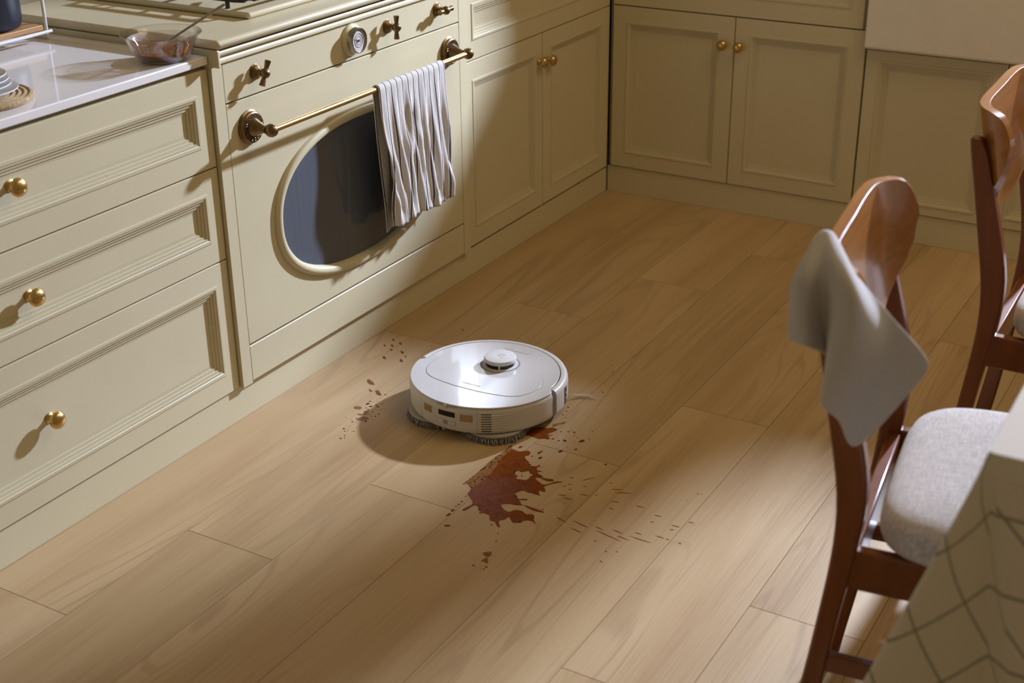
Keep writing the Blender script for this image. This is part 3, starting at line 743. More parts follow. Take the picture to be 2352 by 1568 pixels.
# side brush
sb = MB()
for k in range(9):
    e = (k-4)*.0009
    sb.tube([(RX+.105, RY-.110, .012), (RX+.122+e*.3, RY-.150, .009), (RX+.140+e, RY-.168+e, .006), (RX+.146+e*2, RY-.196+e*1.5, .004)], [.0012, .0007, .0004, .0003], 5)
sb.build('side_brush', WHITEM, rb)
for sy in (1, -1):
    MB().lathe([(.0001,-.011),(.029,-.011),(.032,-.008),(.032,.008),(.029,.011),(.0001,.011)], (RX+.01, RY+sy*.105, .0322), (0,1,0), 32).build('drive_wheel', BLACKP, rb)
MB().lathe([(.0001,-.007),(.0085,-.007),(.0095,-.005),(.0095,.005),(.0085,.007),(.0001,.007)], (RX+.115, RY, .0097), (0,1,0), 24).build('caster_wheel', BLACKP, rb)

# ================================================================== SAUCE ON THE FLOOR
MAIN = [(-1.621, -0.5941), (-1.6226, -0.606), (-1.6212, -0.6133), (-1.6117, -0.6229), (-1.6114, -0.6308), (-1.6169, -0.6355), (-1.6243, -0.6368), (-1.6321, -0.6325), (-1.6381, -0.6339), (-1.6445, -0.6416), (-1.6517, -0.6524), (-1.6563, -0.6537), (-1.6574, -0.6603), (-1.6627, -0.6587), (-1.6617, -0.6661), (-1.6584, -0.6734), (-1.6506, -0.6757), (-1.6547, -0.68), (-1.6602, -0.6771), (-1.6717, -0.6823), (-1.671, -0.6937), (-1.6772, -0.6864), (-1.6838, -0.693), (-1.6874, -0.7048), (-1.6913, -0.7024), (-1.6927, -0.7136), (-1.6884, -0.7268), (-1.6909, -0.7327), (-1.699, -0.7249), (-1.6986, -0.7143), (-1.6953, -0.7008), (-1.7008, -0.6947), (-1.7082, -0.7041), (-1.7131, -0.7133), (-1.7161, -0.7214), (-1.7083, -0.73), (-1.6949, -0.7368), (-1.6871, -0.7506), (-1.7002, -0.7385), (-1.7167, -0.7283), (-1.7226, -0.7276), (-1.7365, -0.7382), (-1.7393, -0.7331), (-1.7389, -0.7252), (-1.752, -0.7325), (-1.7569, -0.7376), (-1.7558, -0.7321), (-1.7569, -0.7238), (-1.7553, -0.7178), (-1.7573, -0.7099), (-1.7554, -0.7024), (-1.7568, -0.6954), (-1.7638, -0.6917), (-1.7741, -0.6887), (-1.7793, -0.6969), (-1.7883, -0.7046), (-1.7812, -0.7172), (-1.7833, -0.7234), (-1.7903, -0.7096), (-1.7941, -0.7093), (-1.7974, -0.7163), (-1.8035, -0.7204), (-1.8032, -0.7323), (-1.8032, -0.7462), (-1.8053, -0.7718), (-1.8089, -0.7707), (-1.8111, -0.7531), (-1.8073, -0.7346), (-1.8041, -0.7265), (-1.8109, -0.7114), (-1.8122, -0.7006), (-1.8187, -0.6891), (-1.8235, -0.6869), (-1.8319, -0.6931), (-1.8384, -0.7046), (-1.8391, -0.7139), (-1.8323, -0.7175), (-1.8265, -0.7217), (-1.8241, -0.7342), (-1.8304, -0.7478), (-1.8246, -0.7583), (-1.8324, -0.767), (-1.8411, -0.7701), (-1.8513, -0.7811), (-1.8465, -0.7706), (-1.8483, -0.7593), (-1.8551, -0.7533), (-1.861, -0.7529), (-1.8666, -0.745), (-1.8677, -0.7369), (-1.8575, -0.7265), (-1.8559, -0.7212), (-1.8655, -0.7206), (-1.8756, -0.7128), (-1.8853, -0.7179), (-1.8938, -0.7258), (-1.8955, -0.7208), (-1.883, -0.7059), (-1.8835, -0.6967), (-1.8688, -0.686), (-1.8671, -0.6786), (-1.8668, -0.6708), (-1.8723, -0.6639), (-1.8655, -0.6648), (-1.8633, -0.6584), (-1.8548, -0.6525), (-1.8505, -0.6453), (-1.8546, -0.6401), (-1.8761, -0.6355), (-1.8794, -0.6305), (-1.872, -0.6303), (-1.8512, -0.6355), (-1.8382, -0.6267), (-1.8293, -0.6167), (-1.8206, -0.606), (-1.8112, -0.6054), (-1.7985, -0.6015), (-1.7891, -0.6049), (-1.7566, -0.6089), (-1.7295, -0.6071), (-1.6991, -0.601), (-1.6661, -0.5935), (-1.6422, -0.5929)]
FILMP = [(-1.621, -0.5941), (-1.6422, -0.5929), (-1.6661, -0.5935), (-1.6991, -0.601), (-1.7295, -0.6071), (-1.7566, -0.6089), (-1.7891, -0.6049), (-1.7985, -0.6015), (-1.792, -0.5908), (-1.7886, -0.5834), (-1.7947, -0.5772), (-1.7812, -0.5787), (-1.7654, -0.5796), (-1.7396, -0.5798), (-1.7065, -0.5784), (-1.6715, -0.579), (-1.6432, -0.5813), (-1.613, -0.5813), (-1.6054, -0.585), (-1.6164, -0.5901)]
HOLE = [(-1.7065, -0.648), (-1.6918, -0.6488), (-1.6928, -0.6586), (-1.6821, -0.6684), (-1.6879, -0.6743), (-1.6933, -0.6852), (-1.7025, -0.6826), (-1.7064, -0.6959), (-1.7048, -0.6839), (-1.7174, -0.6832), (-1.7199, -0.6742), (-1.7222, -0.6611), (-1.7109, -0.6585)]
SEC = [(-1.5551, -0.5774), (-1.5226, -0.5851), (-1.5062, -0.5964), (-1.5033, -0.6123), (-1.4952, -0.6195), (-1.4958, -0.6295), (-1.4983, -0.6357), (-1.5055, -0.6338), (-1.513, -0.6312), (-1.5209, -0.6278), (-1.5287, -0.6283), (-1.5232, -0.6387), (-1.5328, -0.6315), (-1.5361, -0.6362), (-1.5418, -0.6403), (-1.5461, -0.636), (-1.5456, -0.63), (-1.552, -0.622), (-1.552, -0.6115), (-1.5509, -0.5992), (-1.5532, -0.588)]
SMEAR = [(-1.4835, -0.615), (-1.4758, -0.6176), (-1.4664, -0.6271), (-1.4583, -0.6305), (-1.4612, -0.6364), (-1.4727, -0.6305), (-1.4808, -0.6252), (-1.4867, -0.6245), (-1.49, -0.6186)]
LF1 = [(-1.6742, -0.2244), (-1.6669, -0.2245), (-1.6583, -0.2255), (-1.6539, -0.2333), (-1.6561, -0.244), (-1.6634, -0.2438), (-1.6704, -0.2407), (-1.6739, -0.2314)]
LF2 = [(-1.6263, -0.1829), (-1.6224, -0.1866), (-1.6193, -0.1955), (-1.6231, -0.2019), (-1.6306, -0.2018), (-1.6329, -0.1943), (-1.6329, -0.1877)]
LF3 = [(-1.637, -0.2165), (-1.6299, -0.2161), (-1.6276, -0.2235), (-1.6356, -0.2256), (-1.6455, -0.2273), (-1.6525, -0.2214), (-1.6539, -0.2123), (-1.649, -0.2115), (-1.6451, -0.2215)]
BF1 = [(-1.9876, -0.7437), (-1.9761, -0.7552), (-1.9879, -0.7609), (-1.9944, -0.7563)]
BF2 = [(-2.0114, -0.754), (-1.9963, -0.7589), (-2.0125, -0.7693), (-2.0109, -0.7635), (-2.0109, -0.7565)]
D_NEAR = [(-1.5973, -0.6519, 0.0041, -17.0), (-1.6057, -0.6506, 0.0055, -11.0), (-1.6231, -0.663, 0.0063, -6.0), (-1.6253, -0.6447, 0.0032, -1.0), (-1.6032, -0.6037, 0.0055, -24.0), (-1.7981, -0.7665, 0.0024, -61.0), (-1.8639, -0.6122, 0.0034, -25.0), (-1.8515, -0.6116, 0.0025, -25.0), (-1.8304, -0.6082, 0.0022, -25.0), (-1.9104, -0.614, 0.0024, -61.0), (-1.9403, -0.6345, 0.0064, -61.0), (-1.8952, -0.7076, 0.0024, -61.0), (-1.8739, -0.6121, 0.002, -61.0), (-1.5774, -0.6866, 0.0063, -12.0), (-1.8603, -0.7501, 0.0056, -42.0), (-1.904, -0.6151, 0.0056, 4.0), (-1.8885, -0.6136, 0.0051, 8.0)]
D_FAR = [(-1.5383, -0.6465, 0.0038, -61.0), (-1.539, -0.6612, 0.0033, -61.0), (-1.5326, -0.6725, 0.0057, -117.0), (-1.5019, -0.6463, 0.0024, -61.0), (-1.4935, -0.6605, 0.0025, -61.0), (-1.4896, -0.673, 0.003, -61.0), (-1.5271, -0.6918, 0.0015, -61.0), (-1.5162, -0.7053, 0.0074, -25.0), (-1.5017, -0.7161, 0.0017, -61.0), (-1.4677, -0.7056, 0.0017, -61.0), (-1.4839, -0.6893, 0.0008, -61.0), (-1.5092, -0.6903, 0.0012, -61.0), (-1.4972, -0.6797, 0.0012, -61.0), (-1.5038, -0.6798, 0.001, -61.0), (-1.5112, -0.6552, 0.001, -61.0), (-1.5133, -0.6443, 0.001, -61.0), (-1.5138, -0.6398, 0.0008, -61.0), (-1.5291, -0.653, 0.0008, -61.0), (-1.5222, -0.6664, 0.0008, -61.0), (-1.5172, -0.6665, 0.0007, -61.0), (-1.5551, -0.6907, 0.0013, -61.0), (-1.5547, -0.7111, 0.004, -18.0), (-1.578, -0.6866, 0.0065, -6.0), (-1.4408, -0.6956, 0.0009, -61.0), (-1.4549, -0.6952, 0.0008, -61.0), (-1.4435, -0.6469, 0.0012, -61.0), (-1.4866, -0.664, 0.0015, -61.0), (-1.4398, -0.6264, 0.0017, -61.0), (-1.4118, -0.6123, 0.0022, -61.0), (-1.4307, -0.6126, 0.0023, -40.0), (-1.3936, -0.6065, 0.0023, -40.0), (-1.6035, -0.6034, 0.0041, -32.0), (-1.5803, -0.7946, 0.0024, -61.0)]
D_LEFT = [(-1.6074, -0.2151, 0.0041, -50.0), (-1.6217, -0.2184, 0.0033, -81.0), (-1.6179, -0.2097, 0.0021, -61.0), (-1.6008, -0.2302, 0.0029, -61.0), (-1.5959, -0.223, 0.0028, -29.0), (-1.5873, -0.1993, 0.003, -61.0), (-1.6001, -0.2015, 0.0051, -12.0), (-1.6271, -0.2351, 0.0022, -61.0), (-1.6409, -0.2518, 0.0026, -61.0), (-1.6446, -0.2435, 0.0015, -61.0), (-1.6449, -0.2387, 0.0007, -61.0), (-1.6385, -0.2341, 0.0019, -61.0), (-1.628, -0.2522, 0.0024, -30.0), (-1.6081, -0.2426, 0.0019, -61.0), (-1.6015, -0.2449, 0.0014, -61.0), (-1.582, -0.2298, 0.0017, -61.0), (-1.5807, -0.2145, 0.0017, -61.0), (-1.6061, -0.2531, 0.0011, -61.0), (-1.6711, -0.2475, 0.003, -40.0), (-1.6683, -0.2205, 0.0022, -13.0), (-1.6864, -0.2217, 0.0033, 0.0), (-1.6794, -0.2142, 0.0011, -61.0), (-1.6815, -0.2279, 0.0009, -61.0), (-1.6788, -0.1994, 0.0015, -61.0), (-1.7218, -0.2246, 0.0028, -40.0), (-1.7295, -0.2333, 0.0022, -44.0), (-1.7213, -0.2511, 0.0022, -61.0), (-1.7256, -0.2381, 0.0012, -61.0), (-1.7072, -0.2304, 0.001, -61.0), (-1.708, -0.221, 0.0011, -61.0), (-1.7461, -0.2456, 0.002, -40.0), (-1.7608, -0.2449, 0.003, -61.0), (-1.7553, -0.2511, 0.002, -61.0), (-1.7537, -0.2401, 0.0009, -61.0), (-1.5476, -0.1953, 0.0084, -114.0), (-1.5433, -0.21, 0.0034, -109.0), (-1.7635, -0.25, 0.0007, -61.0)]
D_BEHIND = [(-1.2963, -0.0829, 0.0107, -132.0), (-1.3366, -0.1155, 0.0121, -132.0), (-1.3826, -0.0947, 0.012, -131.0), (-1.3764, -0.1403, 0.0122, -134.0), (-1.3259, -0.0558, 0.008, -132.0), (-1.287, -0.0553, 0.0095, -137.0), (-1.3168, -0.072, 0.0106, -132.0), (-1.3377, -0.0841, 0.0088, -132.0), (-1.3522, -0.1359, 0.0068, -132.0), (-1.3915, -0.0748, 0.0024, -61.0), (-1.3179, 0.0004, 0.0021, -61.0), (-1.1518, -0.175, 0.006, -144.0), (-1.5081, -0.1433, 0.021, -121.0), (-1.5416, -0.1885, 0.0158, -125.0), (-1.5432, -0.1685, 0.0096, -121.0), (-1.4725, -0.0653, 0.002, -61.0), (-1.1547, -0.5949, 0.0032, -61.0), (-1.183, -0.6126, 0.0047, -61.0), (-1.1345, -0.6349, 0.002, -61.0), (-1.0633, -0.626, 0.002, -61.0), (-1.2891, -0.6408, 0.0046, -61.0), (-1.2835, -0.6336, 0.0023, -61.0)]
D_BOTTOM = [(-2.0302, -0.75, 0.0034, -43.0), (-2.023, -0.7729, 0.0032, -27.0), (-2.0308, -0.7728, 0.0024, -61.0), (-2.0306, -0.7663, 0.0014, -61.0), (-1.916, -0.7335, 0.0022, -61.0), (-1.9406, -0.7448, 0.0027, -61.0), (-1.8959, -0.7075, 0.0025, -61.0)]
D_STREAK = [(-1.5815, -0.7953, 0.003, -61.0), (-1.6597, -0.8595, 0.011, -65.0), (-1.6647, -0.8769, 0.0187, -68.0), (-1.6632, -0.7588, 0.0044, -61.0), (-1.6889, -0.7456, 0.0054, -61.0), (-1.6886, -0.7677, 0.0051, -61.0), (-1.6993, -0.7619, 0.0049, -61.0), (-1.705, -0.7772, 0.0038, -70.0), (-1.7326, -0.7738, 0.0095, -76.0), (-1.7386, -0.7907, 0.0106, -86.0), (-1.7099, -0.8131, 0.0108, -76.0), (-1.6985, -0.8335, 0.0037, -68.0), (-1.7589, -0.7941, 0.0021, -61.0), (-1.7641, -0.8118, 0.0013, -61.0), (-1.6428, -0.8384, 0.0038, -61.0), (-1.7032, -0.8782, 0.0087, -76.0), (-1.7291, -0.883, 0.0049, -88.0), (-1.6956, -0.9293, 0.0094, -83.0), (-1.7089, -0.9736, 0.008, -83.0), (-1.8094, -0.8563, 0.0181, -102.0), (-1.8044, -0.8942, 0.011, -105.0), (-1.798, -0.9302, 0.0121, -98.0), (-1.7843, -0.9674, 0.0082, -92.0), (-1.7752, -1.0085, 0.0096, -91.0), (-1.7258, -1.0187, 0.0093, -88.0), (-1.8327, -0.8592, 0.0141, -100.0), (-1.8196, -0.9204, 0.0304, -101.0), (-1.8134, -0.8161, 0.0135, -106.0), (-1.7344, -0.9734, 0.0039, -79.0), (-1.7407, -1.0177, 0.0045, -75.0), (-1.8691, -0.9411, 0.0033, -105.0), (-1.8604, -0.9597, 0.0024, -95.0), (-1.9034, -0.9488, 0.0039, -113.0), (-1.7754, -1.0245, 0.0039, -88.0), (-1.6993, -1.0391, 0.0058, -76.0), (-1.5954, -1.0089, 0.002, -61.0), (-1.5925, -1.0151, 0.0013, -61.0), (-1.6291, -0.9991, 0.0016, -61.0), (-1.7766, -1.0502, 0.0037, -107.0), (-1.8128, -0.9488, 0.0141, -98.0), (-1.8015, -0.9805, 0.0229, -92.0), (-1.8478, -0.9078, 0.0039, -95.0), (-1.6516, -0.7904, 0.0146, -38.0), (-1.6803, -0.7984, 0.0031, -42.0)]

def sheet(mb, polys, z0, z1, inset=0.0008):
    """a thin puddle with a rounded rim; polys = outline plus holes"""
    L3 = [[Vector((x, y, 0)) for x, y in pl] for pl in polys]
    flat = [p for pl in L3 for p in pl]
    tris = geometry.tessellate_polygon(L3)
    b = [(p.x, p.y, z1) for p in flat]; n = len(flat)
    fs = [tuple(t) for t in tris]
    vs_ = b + [(p.x, p.y, z0) for p in flat]
    k = 0
    for pl in L3:
        m = len(pl)
        for i in range(m): fs.append((k+i, k+(i+1) % m, n+k+(i+1) % m, n+k+i))
        k += m
    return mb.add(vs_, fs)
def smooth_poly(pl, k=3):
    n = len(pl); out = []
    for i in range(n):
        p0, p1, p2, p3 = (Vector(pl[(i+q) % n]) for q in (-1, 0, 1, 2))
        for j in range(k):
            t = j/k; v = 0.5*((2*p1)+(p2-p0)*t+(2*p0-5*p1+4*p2-p3)*t*t+(3*p1-p0-3*p2+p3)*t**3); out.append((v.x, v.y))
    return out
def center(pl): return (sum(p[0] for p in pl)/len(pl), sum(p[1] for p in pl)/len(pl), 0)
def dot(parent, x, y, hw, ang, asp, mat, name='droplet', h=None):
    n = 12; a = radians(ang); m = MB(); hh = h or (min(.0016, .0004+hw*.16) if mat is DARKDROP else min(.0008, .0003+hw*.08))
    rings = []
    for (s_, z) in ((1, .00005), (.93, hh*.5), (.6, hh*.92), (.2, hh)):
        ring = []
        for j in range(n):
            t = 2*pi*j/n; wob = 1+.12*sin(3*t+x*900)+.08*sin(5*t+y*700)
            px_, py_ = hw*s_*wob*cos(t), hw*asp*s_*wob*sin(t)
            ring.append((x+px_*cos(a)-py_*sin(a), y+px_*sin(a)+py_*cos(a), z))
        rings.append(ring)
    m.loft(rings, True, True); return m.build(name, mat, parent, sharp=80)
pu = empty('sauce_puddle', center(MAIN), 'large splashed puddle of brown sauce on the floor in front of the robot', 'spill')
sheet(MB(), [smooth_poly(MAIN), smooth_poly(HOLE)], 0.0001, 0.0008).build('puddle', SAUCE, pu, smooth=False)
sheet(MB(), [smooth_poly(FILMP)], 0.0001, 0.00055).build('thin_film', FILM, pu, smooth=False)
for i, (x, y, hw, an) in enumerate(D_NEAR): dot(pu, x, y, hw*(.75 if i in (0, 5, 14) else 1), an, .55 if hw > .003 else .8, DARKDROP if i in (0, 5, 14) else DROP)
rnd = random.Random(11)
def in_poly(x, y, pl):
    c = False
    for i in range(len(pl)):
        (x0, y0), (x1, y1) = pl[i], pl[i-1]
        if (y0 > y) != (y1 > y) and x < (x1-x0)*(y-y0)/(y1-y0)+x0: c = not c
    return c
gm = MB()
xs = [p[0] for p in FILMP]; yy = [p[1] for p in FILMP]; cnt = 0
while cnt < 110:
    if cnt < 65: x, y = rnd.uniform(min(xs), max(xs)), rnd.uniform(min(yy), max(yy)); ok = in_poly(x, y, FILMP)
    else: x, y = rnd.uniform(-1.90, -1.66), rnd.uniform(-.70, -.57); ok = in_poly(x, y, MAIN)
    if not ok: continue
    r = rnd.uniform(.0006, .0015); cnt += 1
    gm.lathe([(r, .0005), (r*.8, .0012), (r*.2, .0016)], (x, y, 0), (0,0,1), 7)
gm.build('spice_specks', DARKDROP, pu, kind='stuff')
p2 = empty('sauce_smear', center(SEC), 'dark sauce smear emerging from under the right side of the robot', 'spill')
sheet(MB(), [smooth_poly(SEC)], 0.0001, 0.0007).build('puddle', SAUCE, p2, smooth=False)
sheet(MB(), [smooth_poly(SMEAR)], 0.0001, 0.0005).build('thin_film', FILM, p2, smooth=False)
for x, y, hw, an in D_FAR: dot(p2, x, y, hw, an, .6 if hw > .003 else .85, DROP)
p3 = empty('sauce_splatter', center(LF1), 'spots of sauce speckled over the floor left of the robot', 'spill')
for pl in (LF1, LF2, LF3): sheet(MB(), [smooth_poly(pl)], 0.0001, 0.0006).build('thin_film', STREAKM, p3, smooth=False)
for i, (x, y, hw, an) in enumerate(D_LEFT): dot(p3, x, y, hw, an, .55 if hw > .003 else .8, DARKDROP if i % 3 == 0 else DROP)
p4 = empty('sauce_flecks', (-1.42, -.15, 0), 'faint flecks of sauce on the shaded floor behind the robot', 'spill')
for x, y, hw, an in D_BEHIND: dot(p4, x, y, hw*.8, an, .38, STREAKM, h=.0004)
p5 = empty('sauce_drips', center(BF1), 'small cluster of orange brown sauce drips below the large puddle', 'spill')
for pl in (BF1, BF2): sheet(MB(), [smooth_poly(pl)], 0.0001, 0.0006).build('thin_film', STREAKM, p5, smooth=False)
for x, y, hw, an in D_BOTTOM: dot(p5, x, y, hw, an, .7, STREAKM)
p6 = empty('sauce_streaks', (-1.85, -.85, 0), 'thin dried sauce streaks trailing over the planks toward the chair', 'spill')
for i, (x, y, hw, an) in enumerate(D_STREAK): dot(p6, x, y, hw, an, min(.5, .0014/hw) if i else .6, DARKDROP if i in (0, 35, 36) else STREAKM, 'streak', .0005 if i else None)

# ================================================================== CHAIRS
LEGB = [(0.0,.020),(.10,.046),(.207,.066),(.245,.061+.000),(.314,.071),(.38,.077),(.44,.084),(.495,.081),(.566,.071),(.642,.056),(.717,.041),(.775,.028)]
LEGF = [(0.0,.048),(.10,.076),(.218,.095),(.271,.103),(.316,.107),(.388,.118),(.445,.117),(.503,.121),(.543,.118),(.604,.104),(.663,.086),(.714,.072),(.772,.055)]
# f = distance forward of the line y = -1.40 (towards the table)
def interp(tab, z):
    for (z0, a), (z1, b) in zip(tab[:-1], tab[1:]):
        if z0 <= z <= z1: return a+(b-a)*(z-z0)/(z1-z0)
    return tab[-1][1]
LB = [(0,.030),(.15,.051),(.25,.064),(.33,.073),(.40,.0805),(.455,.0835),(.51,.0815),(.566,.0715),(.642,.056),(.717,.041),(.78,.027)]
LF_ = [(0,.058),(.15,.081),(.25,.091),(.33,.100),(.40,.111),(.455,.1175),(.52,.1215),(.555,.116),(.604,.104),(.663,.0865),(.714,.0725),(.78,.052)]
def smooth_tab(tab, z):
    return sum(interp(tab, min(.78, max(0, z+d))) for d in (-.03, -.015, 0, .015, .03))/5
def make_chair(loc, rz, label):
    """local frame: +x across the seat, -y the way the sitter faces, origin between the back feet"""
    ch = empty('dining_chair', (0, 0, 0), label, 'chair', 'wooden dining chairs at the table')
    hw, th = 0.190, 0.026
    for sx in (-1, 1):
        xa, xb = sx*hw-(th if sx > 0 else 0), sx*hw+(th if sx < 0 else 0)
        xa, xb = (sx*hw, sx*hw+th) if sx < 0 else (sx*hw-th, sx*hw)
        rings = []
        for k in range(33):
            z = .778*k/32; b_, f_ = smooth_tab(LB, z), smooth_tab(LF_, z)
            if z > .755: f_ -= (z-.755)*.35
            rings.append([(xa, -b_, z), (xb, -b_, z), (xb, -f_, z), (xa, -f_, z)])
        MB().loft(rings, True, True).build('leg', CHAIRW, ch, bevel=.004, seg=3, sharp=40)
        fr2 = []
        for z, yy_, s_ in ((0, -.475, .011), (.25, -.485, .014), (.37, -.492, .017), (.43, -.494, .018)):
            cx_ = sx*(hw-.016)
            fr2.append([(cx_-s_, yy_-s_, z), (cx_+s_, yy_-s_, z), (cx_+s_, yy_+s_, z), (cx_-s_, yy_+s_, z)])
        MB().loft(fr2, True, True).build('leg', CHAIRW, ch, bevel=.004, sharp=40)
        xr0, xr1 = (sx*hw+.002, sx*hw+.022) if sx < 0 else (sx*hw-.022, sx*hw-.002)
        MB().box(xr0, xr1, -.477, -.105, .372, .432).build('seat_rail', CHAIRW, ch, bevel=.003)
        MB().box(xr0+.002, xr1-.002, -.472, -.078, .228, .256).build('stretcher', CHAIRW, ch, bevel=.003)
    MB().box(-hw+.022, hw-.022, -.116, -.096, .372, .428).build('seat_rail', CHAIRW, ch, bevel=.003)
    MB().box(-hw+.022, hw-.022, -.506, -.486, .372, .428).build('seat_rail', CHAIRW, ch, bevel=.003)
    # curved plywood back
    nu, nv = 48, 12; T = .0165
    PLAN = [(0, 0), (.04, 0), (.08, 0), (.115, .0015), (.145, .006), (.168, .016), (.186, .032), (.196, .047), (.201, .063)]
    plan = catmull([(-u, f, 0) for u, f in reversed(PLAN[1:])] + [(u, f, 0) for u, f in PLAN], 4)
    acc = [0.0]
    for a_, b_ in zip(plan[:-1], plan[1:]): acc.append(acc[-1]+(b_-a_).length)
    HL = acc[-1]/2
    ZT = [(0, .826), (.6, .827), (.85, .825), (.93, .820), (.975, .808), (1.0, .786)]
    ZB = [(0, .634), (.3, .637), (.5, .647), (.7, .671), (.85, .704), (.94, .733), (1.0, .774)]
    def pl(s):
        t = (s+1)*HL
        for i_ in range(len(acc)-1):
            if acc[i_] <= t <= acc[i_+1]+1e-9:
                k = (t-acc[i_])/(acc[i_+1]-acc[i_]); d = (plan[i_+1]-plan[i_]).normalized(); return plan[i_].lerp(plan[i_+1], k), d
    def pt(s, v, t):
        p, d = pl(s); n_ = Vector((-d.y, d.x))        # towards the sitter
        zt = interp(ZT, abs(s)); zb = interp(ZB, abs(s)); z = (zt+zb)/2+(zt-zb)/2*v
        f = .041 + p.y + n_.y*t - .20*(z-.74)
        return (p.x+n_.x*t, -f, z)
    fr3 = MB(); gf = []
    ss = [sin(pi/2*(2*i/nu-1)) for i in range(nu+1)]
    for i in range(nu+1):
        gf.append([pt(ss[i], 2*j/nv-1, T) for j in range(nv+1)] + [pt(ss[i], 2*j/nv-1, 0) for j in range(nv, -1, -1)])
    fr3.loft(gf, True, True)
    fr3.build('backrest', BACKW, ch, bevel=.003, seg=3, sharp=50)
    # upholstered seat
    sw, sd0, sd1 = .212, -.128, -.535
    rings = []
    def sup(k, z, e=5):
        out = []
        cx_, cy_ = 0, (sd0+sd1)/2; ax, ay = sw-k, (sd0-sd1)/2-k
        for j in range(56):
            t = 2*pi*j/56; c, s = cos(t), sin(t)
            x = ax*math.copysign(abs(c)**(2/e), c); y = ay*math.copysign(abs(s)**(2/e), s)
            x *= (1-.05*(y/ay+1)/2)
            out.append((x, cy_+y, z))
        return out
    for k, z in ((.012,.4325),(.003,.437),(0,.446),(.001,.462),(.006,.474),(.016,.482),(.035,.487),(.08,.491),(.14,.492)): rings.append(sup(k, z))
    MB().loft(rings, True, True).build('seat', SEATF, ch, sharp=80)
    ch.location = loc; ch.rotation_euler = (0, 0, rz)
    return ch
make_chair((-2.122, -1.377, 0), radians(7.0), 'nearest chestnut wooden dining chair with a napkin on its back')
make_chair((-1.340, -1.397, 0), radians(1.0), 'farther chestnut wooden dining chair in front of the sink cabinet')

# napkin hung over the near chair
NAP = [[(-2.3, -1.4163, 0.8377), (-2.325, -1.4078, 0.8079), (-2.33, -1.4078, 0.7753), (-2.335, -1.4103, 0.7517), (-2.34, -1.4136, 0.7327)], [(-2.285, -1.4178, 0.8499), (-2.345, -1.4266, 0.8189), (-2.355, -1.4314, 0.7841), (-2.36, -1.4369, 0.7587), (-2.36, -1.4412, 0.7396)], [(-2.275, -1.4236, 0.8572), (-2.33, -1.4448, 0.8283), (-2.325, -1.4499, 0.7823), (-2.322, -1.4552, 0.7418), (-2.32, -1.4603, 0.708)], [(-2.27, -1.4319, 0.856), (-2.36, -1.4754, 0.834), (-2.375, -1.4822, 0.7859), (-2.385, -1.4798, 0.7332), (-2.38, -1.4725, 0.6818)], [(-2.265, -1.4388, 0.8454), (-2.372, -1.4976, 0.8319), (-2.39, -1.5102, 0.776), (-2.39, -1.5095, 0.7141), (-2.375, -1.4939, 0.6597)], [(-2.265, -1.4459, 0.8285), (-2.34, -1.5056, 0.8052), (-2.345, -1.5309, 0.7511), (-2.35, -1.5334, 0.6906), (-2.36, -1.5178, 0.623)], [(-2.265, -1.4491, 0.8176), (-2.315, -1.4978, 0.8066), (-2.325, -1.5404, 0.7762), (-2.33, -1.5795, 0.7419), (-2.335, -1.5787, 0.7211)]]

cols = [catmull(c, 5) for c in NAP]
rows = [catmull([c[i] for c in cols], 6) for i in range(len(cols[0]))]
nm = MB().loft(rows, False, False)
tag(nm.build('napkin', NAPF, origin=(-2.33, -1.47, .60), sharp=180, solid=.004, subsurf=1), 'soft pale grey cloth draped over the back of the nearest chair', 'cloth')

# ================================================================== TABLE
tb = empty('dining_table', (-1.55, -2.35, 0), 'wooden dining table hidden under the checked cloth at lower right', 'table')
MB().box(-2.525, -0.65, -3.05, -1.702, .715, .742).build('table_top', CHAIRW, tb, bevel=.003)
for x in (-2.43, -.75):
    for y in (-2.95, -1.85):
        MB().loft([[(x-s_, y-s_, z), (x+s_, y-s_, z), (x+s_, y+s_, z), (x-s_, y+s_, z)] for s_, z in ((.022, 0), (.032, .66), (.032, .714))], True, True).build('leg', CHAIRW, tb, bevel=.004)
def cloth_mat():
    t = NT('checked_tablecloth'); uv = t.n('ShaderNodeUVMap'); sx = t.n('ShaderNodeSeparateXYZ'); t.l(uv.outputs[0], sx.inputs[0])
    def lines(s):
        f = t.math('FRACT', t.math('MULTIPLY', s, 1/0.075)); return t.math('LESS_THAN', t.math('ABSOLUTE', t.math('SUBTRACT', f, 0.5)), 0.022)
    ln = t.math('MAXIMUM', lines(sx.outputs[0]), lines(sx.outputs[1]))
    weave = t.noise(t.coord('Object', (800, 800, 800)), 1, 2)
    col = t.mix(t.math('MULTIPLY', weave, 0.2), (0.72, 0.70, 0.67), (0.60, 0.57, 0.53))
    t.base(t.mix(t.math('MULTIPLY', ln, .7), col, (0.12, 0.12, 0.12)), 0.9, 0, 0, 0.2); t.bump(weave, .2, .0006); return t.m
CLOTH = cloth_mat()
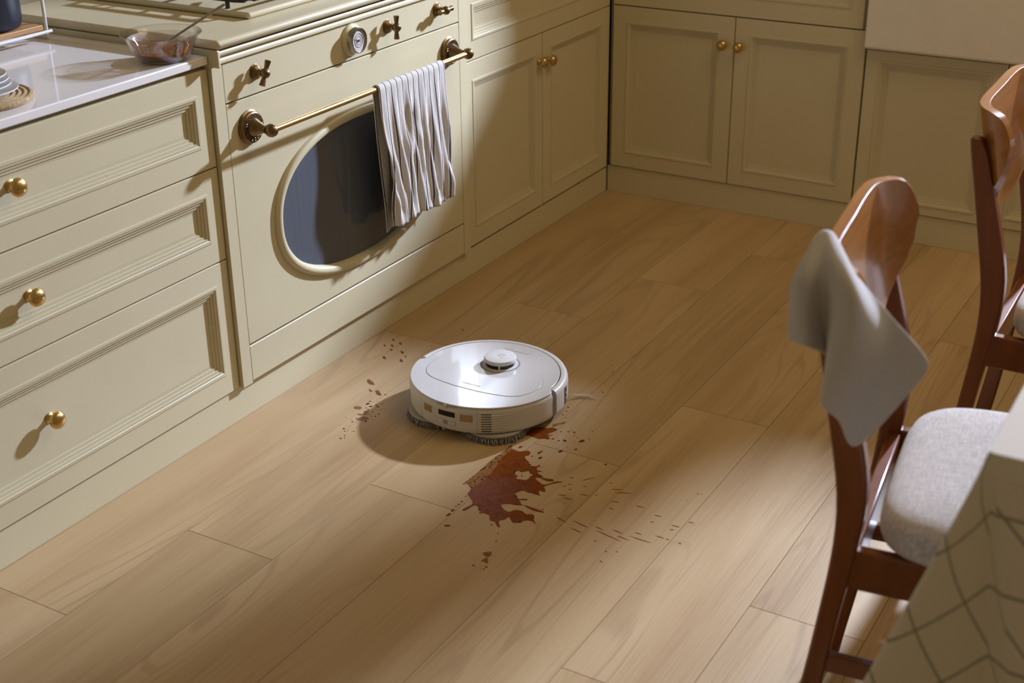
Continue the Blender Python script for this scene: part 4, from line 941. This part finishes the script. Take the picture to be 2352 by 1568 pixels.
def tablecloth():
    m = MB(); vs_, uv, fs = [], [], []
    cx, cy, zt = -2.532, -1.695, .748
    # hem path, from the chair side round the corner to the camera side
    path = []   # (top point, hem point, fabric u, hem drop)
    n1 = 40
    for i in range(n1):                         # chair side
        t = i/n1; x = -.64+(cx+.006-(-.64))*t
        path.append(((x, cy, zt), (x-.03*t**8, cy+.012+.006*sin(t*40), .545-.15*max(0, (t-.9)/.1)**2), -2*(1-t)))
    k0 = len(path)
    flap = [(-2.515, -1.676, .37), (-2.535, -1.640, .345), (-2.558, -1.600, .325), (-2.580, -1.566, .31), (-2.588, -1.563, .31), (-2.588, -1.585, .315), (-2.575, -1.630, .325), (-2.552, -1.685, .335), (-2.530, -1.725, .34), (-2.522, -1.745, .34), (-2.533, -1.765, .34), (-2.553, -1.790, .34)]
    fl = catmull(flap, 3)
    for i, p in enumerate(fl):
        t = i/(len(fl)-1); a = pi/2*t
        path.append(((cx+.006-.006*sin(a), cy-.006*(1-cos(a)), zt), tuple(p), .30*t))
    n2 = 50
    for i in range(1, n2+1):
        t = i/n2; y = -1.79+(-3.06+1.79)*t
        path.append(((cx, cy-.02+(-3.06-cy+.02)*t, zt), (cx-.016-.010*cos(t*42), y, .34), .30+1.3*t))
    ns = 22
    N = len(path)
    ARC = [0.0]
    for q in range(1, N): ARC.append(ARC[-1]+(Vector(path[q][1])-Vector(path[q-1][1])).length)
    kv = k0+27
    # top sheet rim row, then the rounded edge, then the drop
    for j in range(ns+1):
        s = j/ns
        for i, (tp, hp, fu) in enumerate(path):
            tp = Vector(tp); hp = Vector(hp)
            e = s**1.05
            p = tp.lerp(hp, e)
            # hang: leave the edge quickly, then fall
            drop = (tp.z-hp.z)*s
            p.z = tp.z-drop-(.004 if s > 0 else 0)
            vs_.append(tuple(p))
            if i < k0: uv.append((fu, drop))
            else:
                hh = ARC[i]-ARC[kv]; an = radians(33) if hh < 0 else 0.0; h2 = hh*(.25+.75*s) if hh < 0 else hh; a3 = radians(33)
                uv.append((.012+h2*cos(an)-drop*sin(a3), .060+h2*sin(an)+drop*cos(a3)))
    for j in range(ns):
        for i in range(N-1):
            a = j*N+i; fs.append((a, a+1, a+N+1, a+N))
    b = len(vs_)
    # top
    poly = [p[0] for p in path]
    top = [(p[0], p[1], zt) for p in poly] + [(-.64, -3.06, zt)]
    vs_ += top; uv += [(.0, .0) for p in top]
    fs.append(tuple(range(b, b+len(top))))
    m.add(vs_, fs)
    uv2 = []
    for i, p in enumerate(top): uv2.append((p[0]*0.0, p[1]*0.0))
    o = m.build('tablecloth', CLOTH, origin=(-1.55, -2.35, .742), uv=uv, sharp=60, solid=.003)
    o.data.polygons[-1].use_smooth = False
    return tag(o, 'white tablecloth with thin dark check lines hanging over the table corner', 'tablecloth')
tablecloth()
